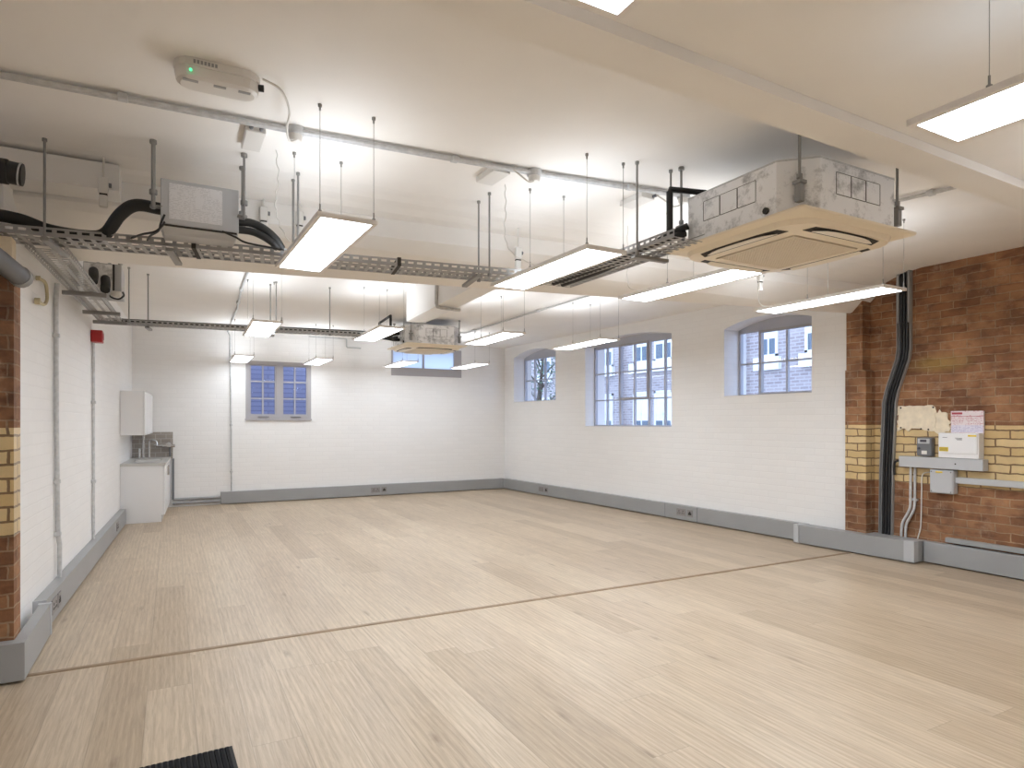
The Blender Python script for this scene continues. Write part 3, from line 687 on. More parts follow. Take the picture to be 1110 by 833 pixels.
# threshold strip and door mat
th = MB(); th.hexa([(-0.70, 4.305, 0), (6.42, 4.185, 0), (6.42, 4.218, 0), (-0.70, 4.338, 0), (-0.70, 4.31, 0.008), (6.42, 4.19, 0.008), (6.42, 4.213, 0.008), (-0.70, 4.333, 0.008)])
tag(th.build('threshold_strip', MT['strip'], origin=(2.8, 4.26, 0)), 'narrow darker oak strip crossing the floor between the two bays', 'threshold')
t = thing('door_mat', (-0.1, 2.6, 0), 'black ribbed entrance mat on the oak floor at the bottom edge', 'mat')
a = math.radians(2.0)
def MM(x, y, z):
    return (0.232 + x * math.cos(a) - y * math.sin(a), 2.958 + x * math.sin(a) + y * math.cos(a), z)
MB().mbox(MM, -0.9, 0, -0.6, 0, 0, 0.006).build('backing', MT['mat_edge'], t)
m = MB()
for i in range(42):
    x = -0.89 + i * 0.021; m.mbox(MM, x, x + 0.013, -0.59, -0.012, 0.006, 0.013)
m.build('ribs', MT['mat_top'], t)

# ------------------------------------------------------------------ lamps
GL = 'suspended panel lights'
def make_light(down='lamp', up='lamp_up', top=CE):
    o = thing('panel_light', (0, 0, 0), '', 'light', GL)
    f = MB(); W, H, t = 0.15, 0.60, 0.022
    for x0, x1, y0, y1 in ((-W, -W + t, -H, H), (W - t, W, -H, H), (-W + t, W - t, -H, -H + t), (-W + t, W - t, H - t, H)):
        f.box(x0, x1, y0, y1, 0, 0.022)
    f.build('frame', MT['frame'], o)
    MB().box(-W + t, W - t, -H + t, H - t, 0.003, 0.008).build('diffuser', MT[down], o)
    MB().box(-W + t, W - t, -H + t, H - t, 0.0165, 0.0205).build('upper_diffuser', MT[up], o)
    ye = (-0.36, 0.36) if top < CE else (-0.585, 0.05)
    for x, y in ((-0.135, ye[0]), (0.135, ye[0]), (-0.135, ye[1]), (0.135, ye[1])):
        wz = top - 2.409
        wv = MB().tube([(x, y, 0.022), (x, y, wz)], 0.0016, 6).build('suspension_wire', MT['wire'], o)
        MB().tube([(x, y, 0.018), (x, y, 0.032), (x, y, 0.034), (x, y, 0.062)], [0.009, 0.009, 0.004, 0.004], 8).build('wire_gripper', MT['rod'], wv)
        MB().tube([(x, y, wz - 0.03), (x, y, wz - 0.012), (x, y, wz - 0.012), (x, y, wz)], [0.005, 0.005, 0.010, 0.010], 8).build('ceiling_anchor', MT['rod'], wv)
    return o
LIGHTS = [
    # x, y, turn, label
    (0.765, 3.757, 1.4, 'suspended panel light at left, hanging beside the branch box with the printed label'),
    (2.25, 3.60, 1.1, 'suspended panel light hanging by the bracket where the beam tray ends'),
    (3.39, 3.53, 1.5, 'suspended panel light hanging just below the large ceiling air conditioner'),
    (4.82, 3.41, 0.2, 'suspended panel light hanging beside the dark cable riser and brick wall'),
    (0.875, 7.38, -1.3, 'suspended panel light hanging by the far cable tray, above the left casement window'),
    (2.10, 7.16, -1.0, 'suspended panel light left of the smaller air conditioner by the black bent pipe'),
    (3.46, 6.88, -2.6, 'suspended panel light just right of the smaller air conditioner'),
    (4.75, 6.80, -2.5, 'suspended panel light in front of the large eighteen-pane window'),
    (1.00, 11.0, -1, 'small distant panel light at the left upper corner of the casement window'),
    (2.18, 10.9, -1, 'small distant panel light at the right upper corner of the casement window'),
    (3.55, 10.68, -2, 'small distant panel light across the left pane of the wide low window'),
    (4.77, 10.44, -2, 'small distant panel light across the right end of the wide low window'),
    (0.845, 0.67, 0, 'panel light cut off by the top edge, closest overhead'),
    (2.36, 0.65, 0, 'panel light cut off by the right edge at upper right'),
    (0.85, -1.9, 0, 'added unseen fill panel light behind the viewpoint, over the mat'),  # this and the next: unseen lamps added to brighten the near bay
    (2.36, -1.9, 0, 'added unseen fill panel light behind the viewpoint, right of the mat'),
    (3.85, 0.62, 0, 'added unseen fill panel light outside the view, second from the brick wall'),  # this and the next: added out of view to lift the near ceiling
    (5.30, 0.62, 0, 'added unseen fill panel light outside the view, closest to the brick wall'),
]
protos = {}
for i, (x, y, a, lab) in enumerate(LIGHTS):
    k = ('lamp_b', 'lamp_up_b', CE) if 4 <= i < 8 else ('lamp_c', 'lamp_up_c', CE) if 8 <= i < 12 else ('lamp_added', 'lamp_up_added', ZN) if i >= 16 else ('lamp', 'lamp_up_d', ZN) if i >= 12 else ('lamp', 'lamp_up', CE)
    if k in protos: o = dup_tree(protos[k], (0, 0, 0), lab)
    else: o = protos[k] = make_light(*k)
    o['label'] = lab
    o.location = (x, y, 2.409); o.rotation_euler = (0, 0, math.radians(a))

# twisted supply flexes with plugs, one to a lamp
def flex(pts, label, plug=None, r=0.0028):
    p = smooth_path(pts, 6)
    o = thing('lamp_flex', pts[0], label, 'cable', 'lamp supply cables')
    tw = []
    for i, q in enumerate(p):
        tw.append(q + Vector((0.006 * math.sin(i * 1.9), 0, 0)))
    MB().tube(tw, r, 6).build('cable', MT['flexw'], o)
    if plug:
        x, y, z = plug
        MB().bbox(x - 0.022, x + 0.022, y - 0.016, y + 0.016, z - 0.045, z + 0.045, 0.008).build('plug', MT['plastic'], o)
        MB().tube([(x, y, z - 0.044), (x, y, z - 0.075)], [0.010, 0.006], 8).build('plug_neck', MT['grey_d'], o)
    return o
flex([(0.53, 3.82, CE), (0.545, 3.83, 2.80), (0.53, 3.84, 2.66), (0.555, 3.86, 2.55), (0.60, 3.80, 2.435)], 'twisted white supply cable dropping to the light beside the branch box')
flex([(1.93, 3.66, CE), (1.935, 3.66, 2.8), (1.93, 3.66, 2.62), (1.97, 3.62, 2.50), (2.10, 3.58, 2.436)], 'twisted white supply cable dropping beside the two tray rods')
flex([(3.18, 3.95, CE), (3.18, 3.95, 2.7), (3.19, 3.95, 2.48), (3.26, 3.9, 2.436)], 'white supply cable dropping under the tray towards the air conditioner')
flex([(4.68, 3.95, CE), (4.68, 3.95, 2.7), (4.685, 3.95, 2.48), (4.74, 3.88, 2.436)], 'white supply cable dropping in front of the arched window by the pier')

# connector plugs hanging on the beam face
def connector(x, y, z, ztop, label):
    o = thing('flex_connector', (x, y, z), label, 'connector', 'white lamp connectors on the beam')
    MB().tube([(x, y, z + 0.04), (x, y, ztop)], 0.006, 8).build('cable', MT['flexw'], o)
    MB().bbox(x - 0.026, x + 0.026, y - 0.018, y + 0.018, z - 0.045, z + 0.05, 0.007).build('socket_half', MT['plastic'], o)
    MB().bbox(x - 0.022, x + 0.022, y - 0.016, y + 0.016, z - 0.125, z - 0.052, 0.009).build('plug_half', MT['plastic'], o)
    MB().box(x - 0.020, x + 0.020, y - 0.014, y + 0.014, z - 0.053, z - 0.044).build('seam', MT['dark'], o)
    MB().tube([(x + 0.026, y, z + 0.01), (x + 0.040, y, z + 0.01)], 0.014, 8).build('gland', MT['grey_d'], o)
connector(-0.345, 4.365, 2.775, CE, 'white cable connector hanging in front of the boxed casing at upper left')
connector(2.36, 4.26, 2.70, 2.90, 'white cable connector with dark tip hanging above the second panel light')
connector(0.55, 4.53, 2.80, 2.93, 'small white connector on the beam behind the twisted cable')
connector(0.78, 4.515, 2.80, 2.93, 'small white connector at the back corner of the nearest hanging light')
connector(4.78, 4.02, 2.74, 2.93, 'white cable connector on the beam right of the air conditioner panel')

# ------------------------------------------------------------------ cable trays
def perforated(mb, fn, L, Wd, cell, hole, h=0.045, nx=3):
    """slotted base and two slotted upstands; fn(s,t,z)"""
    n = max(1, int(round(L / cell))); cl = L / n
    def ring(fa, s0, s1, t0, t1, k0, k1, q0, q1):
        A = [fa(s0, t0), fa(s1, t0), fa(s1, t1), fa(s0, t1)]; B = [fa(k0, q0), fa(k1, q0), fa(k1, q1), fa(k0, q1)]
        mb.add(A + B, [(0, 1, 5, 4), (1, 2, 6, 5), (2, 3, 7, 6), (3, 0, 4, 7)])
    for i in range(n):
        s0, s1 = i * cl, (i + 1) * cl; g = (1 - hole) / 2 * cl
        for j in range(nx):
            t0, t1 = Wd * j / nx, Wd * (j + 1) / nx; q = (t1 - t0) * 0.19
            ring(lambda s, t: fn(s, t, 0), s0, s1, t0, t1, s0 + g, s1 - g, t0 + q, t1 - q)
        for tt in (0, Wd):
            ring(lambda s, z: fn(s, tt, z), s0, s1, 0, h, s0 + g, s1 - g, h * 0.40, h * 0.72)
    for tt, dt in ((0, 0.012), (Wd, -0.012)):
        mb.add([fn(0, tt, h), fn(L, tt, h), fn(L, tt + dt, h), fn(0, tt + dt, h)], [(0, 1, 2, 3)])
def along(p, q):
    p, q = Vector(p), Vector(q); d = (q - p); L = d.length; d.normalize(); nrm = Vector((-d.y, d.x, 0))
    return L, lambda s, t, z: tuple(p + d * s + nrm * t + Vector((0, 0, z)))
def rod(parent, x, y, z0, z1=CE, r=0.0065, nut=True):
    m = MB().tube([(x, y, z0), (x, y, z1)], r, 8)
    if nut:
        m.tube([(x, y, z1 - 0.016), (x, y, z1)], 0.012, 8)
        m.tube([(x, y, z0 + 0.0), (x, y, z0 + 0.02)], 0.014, 8)
    return m.build('drop_rod', MT['rod'], parent)
def bracket(parent, fn, s, Wd, over=0.06, z=-0.024):
    m = MB()
    m.mbox(fn, s - 0.02, s + 0.02, -over, Wd + over, z - 0.02, z)
    return m.build('tray_bracket', MT['rod'], parent, bevel=0.003)

# tray along the front of the beam
t = thing('cable_tray', (0.8, 4.1, 2.41), 'long perforated steel cable tray hung in front of the beam', 'cable tray', 'perforated cable trays')
L1, f1 = along((-2.4, 4.57, 2.437), (2.44, 3.862, 2.437))
m = MB(); perforated(m, f1, L1, 0.25, 0.06, 0.62, 0.045, 3); m.build('tray_body', MT['tray'], t, solid=0.0015)
def s_at(x): return (x + 2.4) / (2.44 + 2.4) * L1
for x in (-0.60, 0.0, 1.86):
    bracket(t, f1, s_at(x), 0.25)
for x in (0.12, 1.33):
    p = f1(s_at(x), -0.006, 0.02)
    MB().mbox(f1, s_at(x) - 0.012, s_at(x) + 0.012, -0.008, 0.258, -0.004, 0.052).build('tray_coupler', MT['dark'], t)
rod(t, -0.61, 4.27, 2.40); rod(t, 1.905, 3.84, 2.39); rod(t, 1.91, 4.02, 2.39)
rod(t, 0.70, 4.10, 2.44); rod(t, 0.69, 4.22, 2.44)
# tray from there to the big air conditioner
t = thing('cable_tray', (2.55, 3.4, 2.42), 'short perforated steel tray reaching the large air conditioner', 'cable tray', 'perforated cable trays')
L2, f2 = along((2.71, 2.66, 2.437), (2.71, 4.06, 2.437))
m = MB(); perforated(m, f2, L2, 0.24, 0.05, 0.6, 0.045, 4); m.build('tray_body', MT['tray'], t, solid=0.0015)
bracket(t, f2, 0.34, 0.24, 0.015)
rod(t, 2.455, 2.96, 2.40); rod(t, 2.72, 2.96, 2.44)
tag(MB().tube(smooth_path([(2.52, 4.0, 2.44), (2.55, 3.4, 2.45), (2.56, 2.98, 2.47), (2.62, 2.84, 2.50), (2.69, 2.80, 2.52)]), 0.018, 10).tube(smooth_path([(2.60, 4.0, 2.44), (2.61, 3.4, 2.45), (2.63, 2.9, 2.52), (2.69, 2.78, 2.56)]), 0.02, 10)
    .build('refrigerant_pipe', MT['black'], origin=(2.6, 3.4, 2.45)), 'black lagged pipes on the short tray entering the large air conditioner', 'pipe')
# tray along the left wall
t = thing('cable_tray', (-0.6, 6, 2.41), 'perforated steel cable tray running along the top of the left wall', 'cable tray', 'perforated cable trays')
L3, f3 = along((-0.55, 4.52, 2.41), (-0.44, 7.60, 2.41))
m = MB(); perforated(m, f3, L3, 0.19, 0.06, 0.68, 0.045, 3); m.build('tray_body', MT['tray'], t, solid=0.0015)
for s in (1.35, 2.30, 2.92):
    MB().mbox(f3, s - 0.016, s + 0.016, -0.06, 0.19 + 0.04, -0.034, -0.002).build('tray_bracket', MT['rod'], t, bevel=0.003)
rod(t, -0.37, 7.42, 2.40)
# far tray
t = thing('cable_tray', (0.8, 7.5, 2.41), 'thin dark-edged cable tray crossing the far bay to the smaller air conditioner', 'cable tray', 'perforated cable trays')
L4, f4 = along((-0.62, 7.60, 2.415), (2.05, 7.30, 2.415))
m = MB(); perforated(m, f4, L4, 0.16, 0.05, 0.6, 0.04, 2); m.build('tray_body', MT['tray'], t, solid=0.0015)
rod(t, -0.21, 7.66, 2.40); rod(t, 0.99, 7.56, 2.40); rod(t, 1.03, 7.40, 2.40); rod(t, 1.62, 7.42, 2.40)
for x in (-0.21, 1.01): bracket(t, f4, (x + 0.62) / 2.69 * L4, 0.16, 0.03)
tag(MB().tube([(-0.55, 7.66, 2.455), (0.2, 7.61, 2.46), (1.2, 7.48, 2.462), (2.05, 7.38, 2.464)], 0.016, 8).tube([(-0.5, 7.70, 2.455), (0.6, 7.60, 2.46), (2.05, 7.43, 2.464)], 0.018, 8)
    .build('refrigerant_pipe', MT['black'], origin=(0.8, 7.5, 2.455)), 'black lagged pipes lying in the far cable tray', 'pipe')

# ------------------------------------------------------------------ branch boxes and lagged pipes
t = thing('branch_box', (0.15, 4.12, 2.5), 'galvanised air-conditioning branch box with a printed label, hung above the tray', 'branch box')
MB().box(-0.05, 0.35, 4.0, 4.20, 2.505, 2.755).build('casing', MT['grey_l'], t, bevel=0.004)
MB().box(-0.008, 0.262, 3.997, 4.0, 2.535, 2.735).build('label_plate', MT['sticker'], t)
MB().box(-0.035, 0.34, 4.005, 4.20, 2.49, 2.505).build('seam', MT['dark'], t)
MB().hexa([(-0.03, 4.06, 2.462), (0.33, 4.03, 2.462), (0.33, 4.2, 2.462), (-0.03, 4.2, 2.462), (-0.045, 4.0, 2.492), (0.345, 4.0, 2.492), (0.345, 4.2, 2.492), (-0.045, 4.2, 2.492)]).build('drip_tray', MT['grey_l'], t)
for x, y in ((-0.085, 4.01), (0.385, 4.17), (0.375, 3.96)):
    MB().tube([(x, y, 2.58), (x, y, CE)], 0.011 if x < 0 else 0.007, 8).tube([(x, y, CE - 0.02), (x, y, CE)], 0.018, 8).tube([(x, y, 2.66), (x, y, 2.685)], 0.02, 8).tube([(x, y, 2.585), (x, y, 2.60)], 0.018, 8).build('drop_rod', MT['rod'], t)
    MB().box(min(x, 0 if x < 0 else 0.34), max(x, -0.04 if x < 0 else 0.35) + (0.01 if x > 0 else 0), y - 0.015, y + 0.015 + 0.06, 2.595, 2.60).build('lug', MT['rod'], t)
tag(MB().tube(smooth_path([(-2.3, 4.44, 2.50), (-1.1, 4.40, 2.51), (-0.90, 4.40, 2.54), (-0.74, 4.40, 2.53), (-0.60, 4.38, 2.485), (-0.42, 4.36, 2.472), (-0.33, 4.30, 2.485), (-0.25, 4.16, 2.565), (-0.17, 4.09, 2.61), (-0.045, 4.08, 2.605)], 8), [0.034] * 73, 14)
    .build('lagged_pipe', MT['black'], origin=(-0.3, 4.1, 2.5)), 'thick black lagged pipe rising from the tray into the left of the branch box', 'pipe')
t = thing('lagged_pipe', (0.45, 4.1, 2.5), 'pair of black lagged pipes bending down from the right of the branch box', 'pipe')
MB().tube(smooth_path([(0.345, 4.06, 2.59), (0.43, 4.06, 2.59), (0.50, 4.05, 2.56), (0.56, 4.06, 2.515), (0.60, 4.10, 2.475)], 6), 0.025, 12).build('upper_pipe', MT['black'], t)
MB().tube(smooth_path([(0.345, 4.04, 2.535), (0.42, 4.04, 2.535), (0.48, 4.03, 2.515), (0.54, 4.04, 2.485), (0.57, 4.08, 2.47)], 6), 0.022, 12).build('lower_pipe', MT['black'], t)
t = thing('control_cable', (0, 4.0, 2.45), 'thin black control cables looping under the branch box into the tray', 'cable')
MB().tube(smooth_path([(-0.03, 3.99, 2.51), (-0.045, 3.985, 2.48), (-0.08, 4.0, 2.45), (-0.14, 4.10, 2.455), (-0.20, 4.24, 2.46)], 6), 0.006, 6).build('cable_loop', MT['cable'], t)
MB().tube(smooth_path([(-0.03, 3.99, 2.55), (-0.048, 3.985, 2.50), (-0.06, 4.0, 2.46), (-0.10, 4.12, 2.458), (-0.12, 4.24, 2.46)], 6), 0.006, 6).build('cable_loop', MT['cable'], t)
MB().tube(smooth_path([(0.26, 3.99, 2.50), (0.33, 3.985, 2.475), (0.40, 3.99, 2.45), (0.60, 4.0, 2.44)], 6), 0.006, 6).build('cable_loop', MT['cable'], t)
t = thing('lagged_pipe', (-0.9, 4.1, 2.68), 'cut-off end of a thick black lagged pipe at the left edge', 'pipe')
MB().tube([(-2.5, 4.0, 2.70), (-0.72, 4.0, 2.66)], 0.062, 16).build('lagging', MT['black'], t)
MB().tube([(-0.72, 4.0, 2.66), (-0.66, 4.0, 2.655)], 0.056, 16).build('end_plug', MT['cable'], t)
MB().tube([(-0.675, 4.0, 2.657), (-0.668, 4.0, 2.656)], 0.060, 16).build('end_ring', MT['steel'], t)
t = thing('grey_duct', (-0.8, 3.9, 2.2), 'grey cable duct pointing down to the top of the left brick pier', 'duct')
MB().tube(smooth_path([(-2.55, 2.9, 2.42), (-1.2, 3.2, 2.38), (-0.90, 3.55, 2.32)], 6) + [Vector((-0.715, 4.295, 2.185))], 0.052, 14).build('duct_body', MT['grey_d'], t)
MB().tube([(-0.722, 4.26, 2.192), (-0.714, 4.298, 2.184)], 0.056, 14).build('end_collar', MT['grey'], t)
tag(MB().tube(smooth_path([(-0.775, 5.2, 2.36), (-0.765, 5.38, 2.365), (-0.765, 5.45, 2.31), (-0.765, 5.44, 2.25), (-0.77, 5.35, 2.21), (-0.775, 5.16, 2.20)], 8), 0.011, 8).tube([(-0.79, 5.2, 2.36), (-0.765, 5.2, 2.36)], 0.016, 8).tube([(-0.79, 5.16, 2.20), (-0.76, 5.16, 2.20)], 0.022, 8)
    .build('looped_flex', MT['flexy'], origin=(-0.77, 5.3, 2.28)), 'old yellowed cable loop on the left wall behind the brick pier', 'cable')
# second branch box, on the left wall
t = thing('branch_box', (-0.58, 6.7, 2.55), 'grey branch box with black hoses hung by the left wall tray', 'branch box')
MB().box(-0.66, -0.38, 6.50, 6.95, 2.53, 2.78).build('casing', MT['grey_l'], t, bevel=0.004)
MB().box(-0.655, -0.45, 6.492, 6.50, 2.54, 2.77).build('end_plate', MT['galv'], t)
MB().box(-0.445, -0.432, 6.49, 6.50, 2.535, 2.775).build('seam', MT['dark'], t)
for x, z in ((-0.585, 2.69), (-0.50, 2.63)):
    MB().tube(smooth_path([(x, 6.50, z), (x + 0.01, 6.38, z - 0.01), (x + 0.02, 6.28, z - 0.07), (x + 0.02, 6.22, z - 0.13)], 6), 0.036, 12).build('hose', MT['black'], t)
for k in range(4):
    x = -0.64 + k * 0.085; MB().tube([(x, 6.52, 2.78), (x, 6.52, 2.81)], 0.012, 8).build('top_lug', MT['grey_l'], t)
MB().tube([(-0.40, 6.5, 2.78), (-0.40, 6.5, CE)], 0.006, 8).build('drop_rod', MT['rod'], t)
m = MB().tube(smooth_path([(-0.42, 6.49, 2.54), (-0.46, 6.45, 2.49), (-0.40, 6.40, 2.46), (-0.36, 6.44, 2.50), (-0.37, 6.5, 2.54)], 6), 0.008, 6)
m.build('wiring_loop', MT['cable'], t)
MB().bbox(-0.46, -0.38, 6.42, 6.49, 2.485, 2.535, 0.012).build('cable_wrap', MT['plastic'], t)

# ------------------------------------------------------------------ cassette air conditioners
def cassette(cx, cy, zb, half_body, half_panel, hb, ch, label, turn=0.0, s=1.0):
    o = thing('ceiling_air_conditioner', (cx, cy, zb), label, 'air conditioner')
    p = half_panel
    B0, B1 = zb + 0.066, zb + 0.066 + hb
    h, c = half_body, ch
    octo = [(-h + c, -h), (h - c, -h), (h, -h + c), (h, h - c), (h - c, h), (-h + c, h), (-h, h - c), (-h, -h + c)]
    MB().prism(octo, lambda a, b, z: (cx + a, cy + b, z), B0, B1).build('body', MT['galv'], o, bevel=0.004)
    # rim and screws of the casing
    rim = MB(); ho = [(a * 1.004, b * 1.004) for a, b in octo]
    rim.prism(ho, lambda a, b, z: (cx + a, cy + b, z), B1 - 0.006, B1 + 0.003); rim.build('top_rim', MT['steel'], o)
    # knock-outs on the two visible sides, three each
    w = (2 * h - 2 * c)
    for side in (0, 1):
        m = MB(); fr = 0.0035
        z0, z1 = B0 + hb * 0.40, B0 + hb * 0.80
        for k in range(3):
            a0 = -w * 0.30 + k * w * 0.20; a1 = a0 + w * 0.19
            segs = ((a0, a1, z0 - fr, z0), (a0, a1, z1, z1 + fr * 0.6), (a0 - fr, a0, z0, z1), (a1, a1 + fr, z0, z1))
            for (p0, p1, q0, q1) in segs:
                if side == 0: m.box(cx + p0, cx + p1, cy - h - 0.0012, cy - h + 0.001, q0, q1)
                else: m.box(cx - h - 0.0012, cx - h + 0.001, cy - p0, cy - p1, q0, q1)
        m.build('knockout', MT['dark'], o)
    MB().cyl((cx - h - 0.012, cy - h + c + 0.06, B0 + hb * 0.14), (cx - h + 0.001, cy - h + c + 0.06, B0 + hb * 0.14), 0.017, 12).build('drain_plug', MT['dark'], o)
    # fascia: plate with rounded corners, hollowed for four blades and the grille
    def rr(hh, r, n=6):
        pts = []
        for q, (sx, sy) in enumerate(((1, 1), (-1, 1), (-1, -1), (1, -1))):
            for k in range(n + 1):
                a = q * PI / 2 + k / n * PI / 2
                pts.append((sx * (hh - r) + r * math.cos(a), sy * (hh - r) + r * math.sin(a)))
        return pts
    f = MB()
    outer_t, outer_b = rr(p, 0.02), rr(p - 0.004, 0.02)
    i1, i2, i3 = rr(p * 0.90, p * 0.34), rr(p * 0.87, p * 0.31), rr(p * 0.58, 0.03)
    levels = [(outer_t, zb + 0.066), (outer_t, zb + 0.058), (outer_b, zb + 0.053), (i1, zb + 0.040), (i2, zb + 0.014), (i3, zb), (i3, zb + 0.012)]
    def zs_(b): return 0.014 * max(0.0, abs(b) / p - 0.58) / 0.29
    n = len(outer_t); vs = []; fs = []
    for poly, z in levels: vs += [(cx + a, cy + b, z) for a, b in poly]
    for l in range(len(levels) - 1):
        for k in range(n): fs.append((l * n + k, l * n + (k + 1) % n, (l + 1) * n + (k + 1) % n, (l + 1) * n + k))
    fs.append(tuple(range(n))); f.add(vs, fs); fo = f.build('fascia', MT['beige'], o)
    # blades in dark slots
    for q in range(4):
        ca, sa = math.cos(q * PI / 2), math.sin(q * PI / 2)
        R = lambda a, b, z: (cx + a * ca - b * sa, cy + a * sa + b * ca, z + zs_(b))
        lw = p * 0.60; d0, d1 = -p * 0.845, -p * 0.70
        sl = MB()
        out = [(-lw, d1), (-lw * 0.92, d0 * 0.97), (-lw * 0.5, d0), (lw * 0.5, d0), (lw * 0.92, d0 * 0.97), (lw, d1)]
        sl.prism(out, R, zb - 0.0015, zb + 0.002); slo = sl.build('air_slot', MT['dark'], o)
        bl = MB(); bw = lw * 0.80; k = 8; top = []
        for i in range(k + 1):
            a = -bw + 2 * bw * i / k; e = 1 - (2 * i / k - 1) ** 4 * 0.5
            top.append((a, d1 - 0.006, d1 - 0.006 + (d0 * 0.985 - d1) * e))
        vs = []; 
        for a, b0, b1 in top:
            vs += [R(a, b0, zb - 0.002), R(a, b1, zb - 0.014), R(a, b1, zb - 0.010), R(a, b0, zb + 0.001)]
        fs = []
        for i in range(k):
            for j in range(4): fs.append((i * 4 + j, i * 4 + (j + 1) % 4, (i + 1) * 4 + (j + 1) % 4, (i + 1) * 4 + j))
        fs += [(0, 1, 2, 3), (4 * k + 3, 4 * k + 2, 4 * k + 1, 4 * k)]
        bl.add(vs, fs); bl.build('louvre_blade', MT['beige2'], o)
    g = MB(); gs = p * 0.525
    MB().box(cx - gs, cx + gs, cy - gs, cy + gs, zb + 0.006, zb + 0.010).build('grille_backing', MT['dark'], o)
    nb = 26
    for i in range(nb + 1):
        a = -gs + 2 * gs * i / nb; wv = gs / nb * 0.42
        g.box(cx + a - wv, cx + a + wv, cy - gs, cy + gs, zb - 0.002, zb + 0.007)
    for i in range(nb + 1):
        a = -gs + 2 * gs * i / nb; wv = gs / nb * 0.30
        g.box(cx - gs, cx + gs, cy + a - wv, cy + a + wv, zb - 0.001, zb + 0.006)
    for x0, x1, y0, y1 in ((-gs - 0.012, -gs, -gs - 0.012, gs + 0.012), (gs, gs + 0.012, -gs - 0.012, gs + 0.012), (-gs, gs, -gs - 0.012, -gs), (-gs, gs, gs, gs + 0.012)):
        g.box(cx + x0, cx + x1, cy + y0, cy + y1, zb - 0.004, zb + 0.006)
    g.build('grille', MT['beige'], o)
    # hanging brackets and rods at the four cut corners
    k = h - c / 2
    for sx, sy in ((-1, -1), (1, -1), (-1, 1), (1, 1)):
        d = 0.03; x, y = cx + sx * (k + d), cy + sy * (k + d)
        br = MB().box(x - 0.024, x + 0.024, y - 0.024, y + 0.024, B0 + hb * 0.48, B0 + hb * 0.54)
        br.box(x - 0.016, x + 0.016, y - 0.016, y + 0.016, B0 + hb * 0.16, B0 + hb * 0.5)
        b = br.build('hanger_bracket', MT['rod'], o)
        MB().tube([(x, y, B0 + hb * 0.30), (x, y, CE)], 0.0075, 8).tube([(x, y, CE - 0.02), (x, y, CE)], 0.018, 8).tube([(x, y, B0 + hb * 0.58), (x, y, B0 + hb * 0.66)], 0.016, 6).build('drop_rod', MT['rod'], o)
    return o
ac = cassette(3.16, 2.485, 2.385, 0.455, 0.485, 0.275, 0.145, 'large dirty galvanised cassette air conditioner with beige fascia close overhead')
m = MB().tube([(2.62, 2.86, 2.52), (2.62, 2.86, 2.775)], 0.020, 10).tube([(2.62, 2.86, 2.765), (2.62, 2.86, 2.79), (2.85, 2.80, 2.79)], 0.017, 10)
tag(m.build('condensate_pipe', MT['black'], origin=(2.65, 2.86, 2.6)), 'black bent condensate pipe at the back corner of the large air conditioner', 'pipe')
ac2 = cassette(3.51, 9.29, 2.50, 0.44, 0.485, 0.285, 0.16, 'smaller-looking distant cassette air conditioner in front of the low far window')
m = MB()
for i, (dz, dy) in enumerate(((0.05, 0.0), (0.10, 0.08), (0.15, 0.02), (0.20, 0.10), (0.24, 0.05))):
    m.tube(smooth_path([(3.055, 9.25 + dy, 2.60 + dz), (2.95, 9.2 + dy, 2.60 + dz * 0.8), (2.86, 9.12 + dy, 2.62 + dz * 0.4), (2.80, 9.3 + dy, 2.62 + dz)], 6), 0.016 if i % 2 else 0.024, 8)
tag(m.build('refrigerant_pipe', MT['black'], origin=(2.9, 9.2, 2.65)), 'tangle of black pipes on the left of the distant air conditioner', 'pipe')
m = MB().tube([(2.66, 8.95, 2.62), (2.66, 8.95, 2.835), (2.655, 8.4, 2.86), (2.655, 8.4, 2.62)], 0.018, 8)
tag(m.build('condensate_pipe', MT['black'], origin=(2.66, 8.6, 2.6)), 'black square-bent pipe standing left of the distant air conditioner', 'pipe')

# ------------------------------------------------------------------ conduits and boxes on the ceiling
def conduit(pts, r, label, saddles=(), name='conduit'):
    o = thing(name, pts[len(pts) // 2], label, 'conduit')
    MB().tube(pts, r, 10).build('tube', MT['steel'], o)
    for (x, y, z, rr_) in saddles:
        MB().bbox(x - 0.022, x + 0.022, y - 0.022, y + 0.022, z - 0.016, z + 0.016, 0.006).build('saddle', MT['steel'], o)
    return o
cz = CE - 0.022
o = conduit([(-2.5, 3.62, cz), (-0.66, 3.52, cz), (0.58, 3.465, cz), (1.98, 3.35, cz), (3.07, 3.20, cz)], 0.0105, 'long steel conduit crossing the ceiling past the round junction boxes', [(1.46, 3.40, cz, 0), (2.64, 3.26, cz, 0), (-0.2, 3.50, cz, 0)])
MB().tube([(-2.5, 3.652, cz), (-0.66, 3.547, cz), (0.58, 3.490, cz), (1.98, 3.372, cz), (3.07, 3.222, cz)], 0.010, 10).build('tube', MT['steel'], o)
def round_box(x, y, label):
    o = thing('junction_box', (x, y, CE), label, 'junction box', 'round junction boxes on the ceiling conduit')
    MB().tube([(x, y, CE), (x, y, CE - 0.034), (x, y, CE - 0.040)], [0.046, 0.046, 0.040], 20).build('base', MT['steel'], o)
    MB().tube([(x, y, CE - 0.036), (x, y, CE - 0.064), (x, y, CE - 0.072)], [0.038, 0.036, 0.028], 20).build('cover', MT['plastic'], o)
    return o
round_box(0.58, 3.485, 'round white junction box on the ceiling conduit beside the green-lit emergency light')
round_box(1.98, 3.365, 'round junction box on the ceiling conduit above the second panel light')
round_box(3.07, 3.215, 'round junction box on the ceiling conduit behind the large air conditioner')
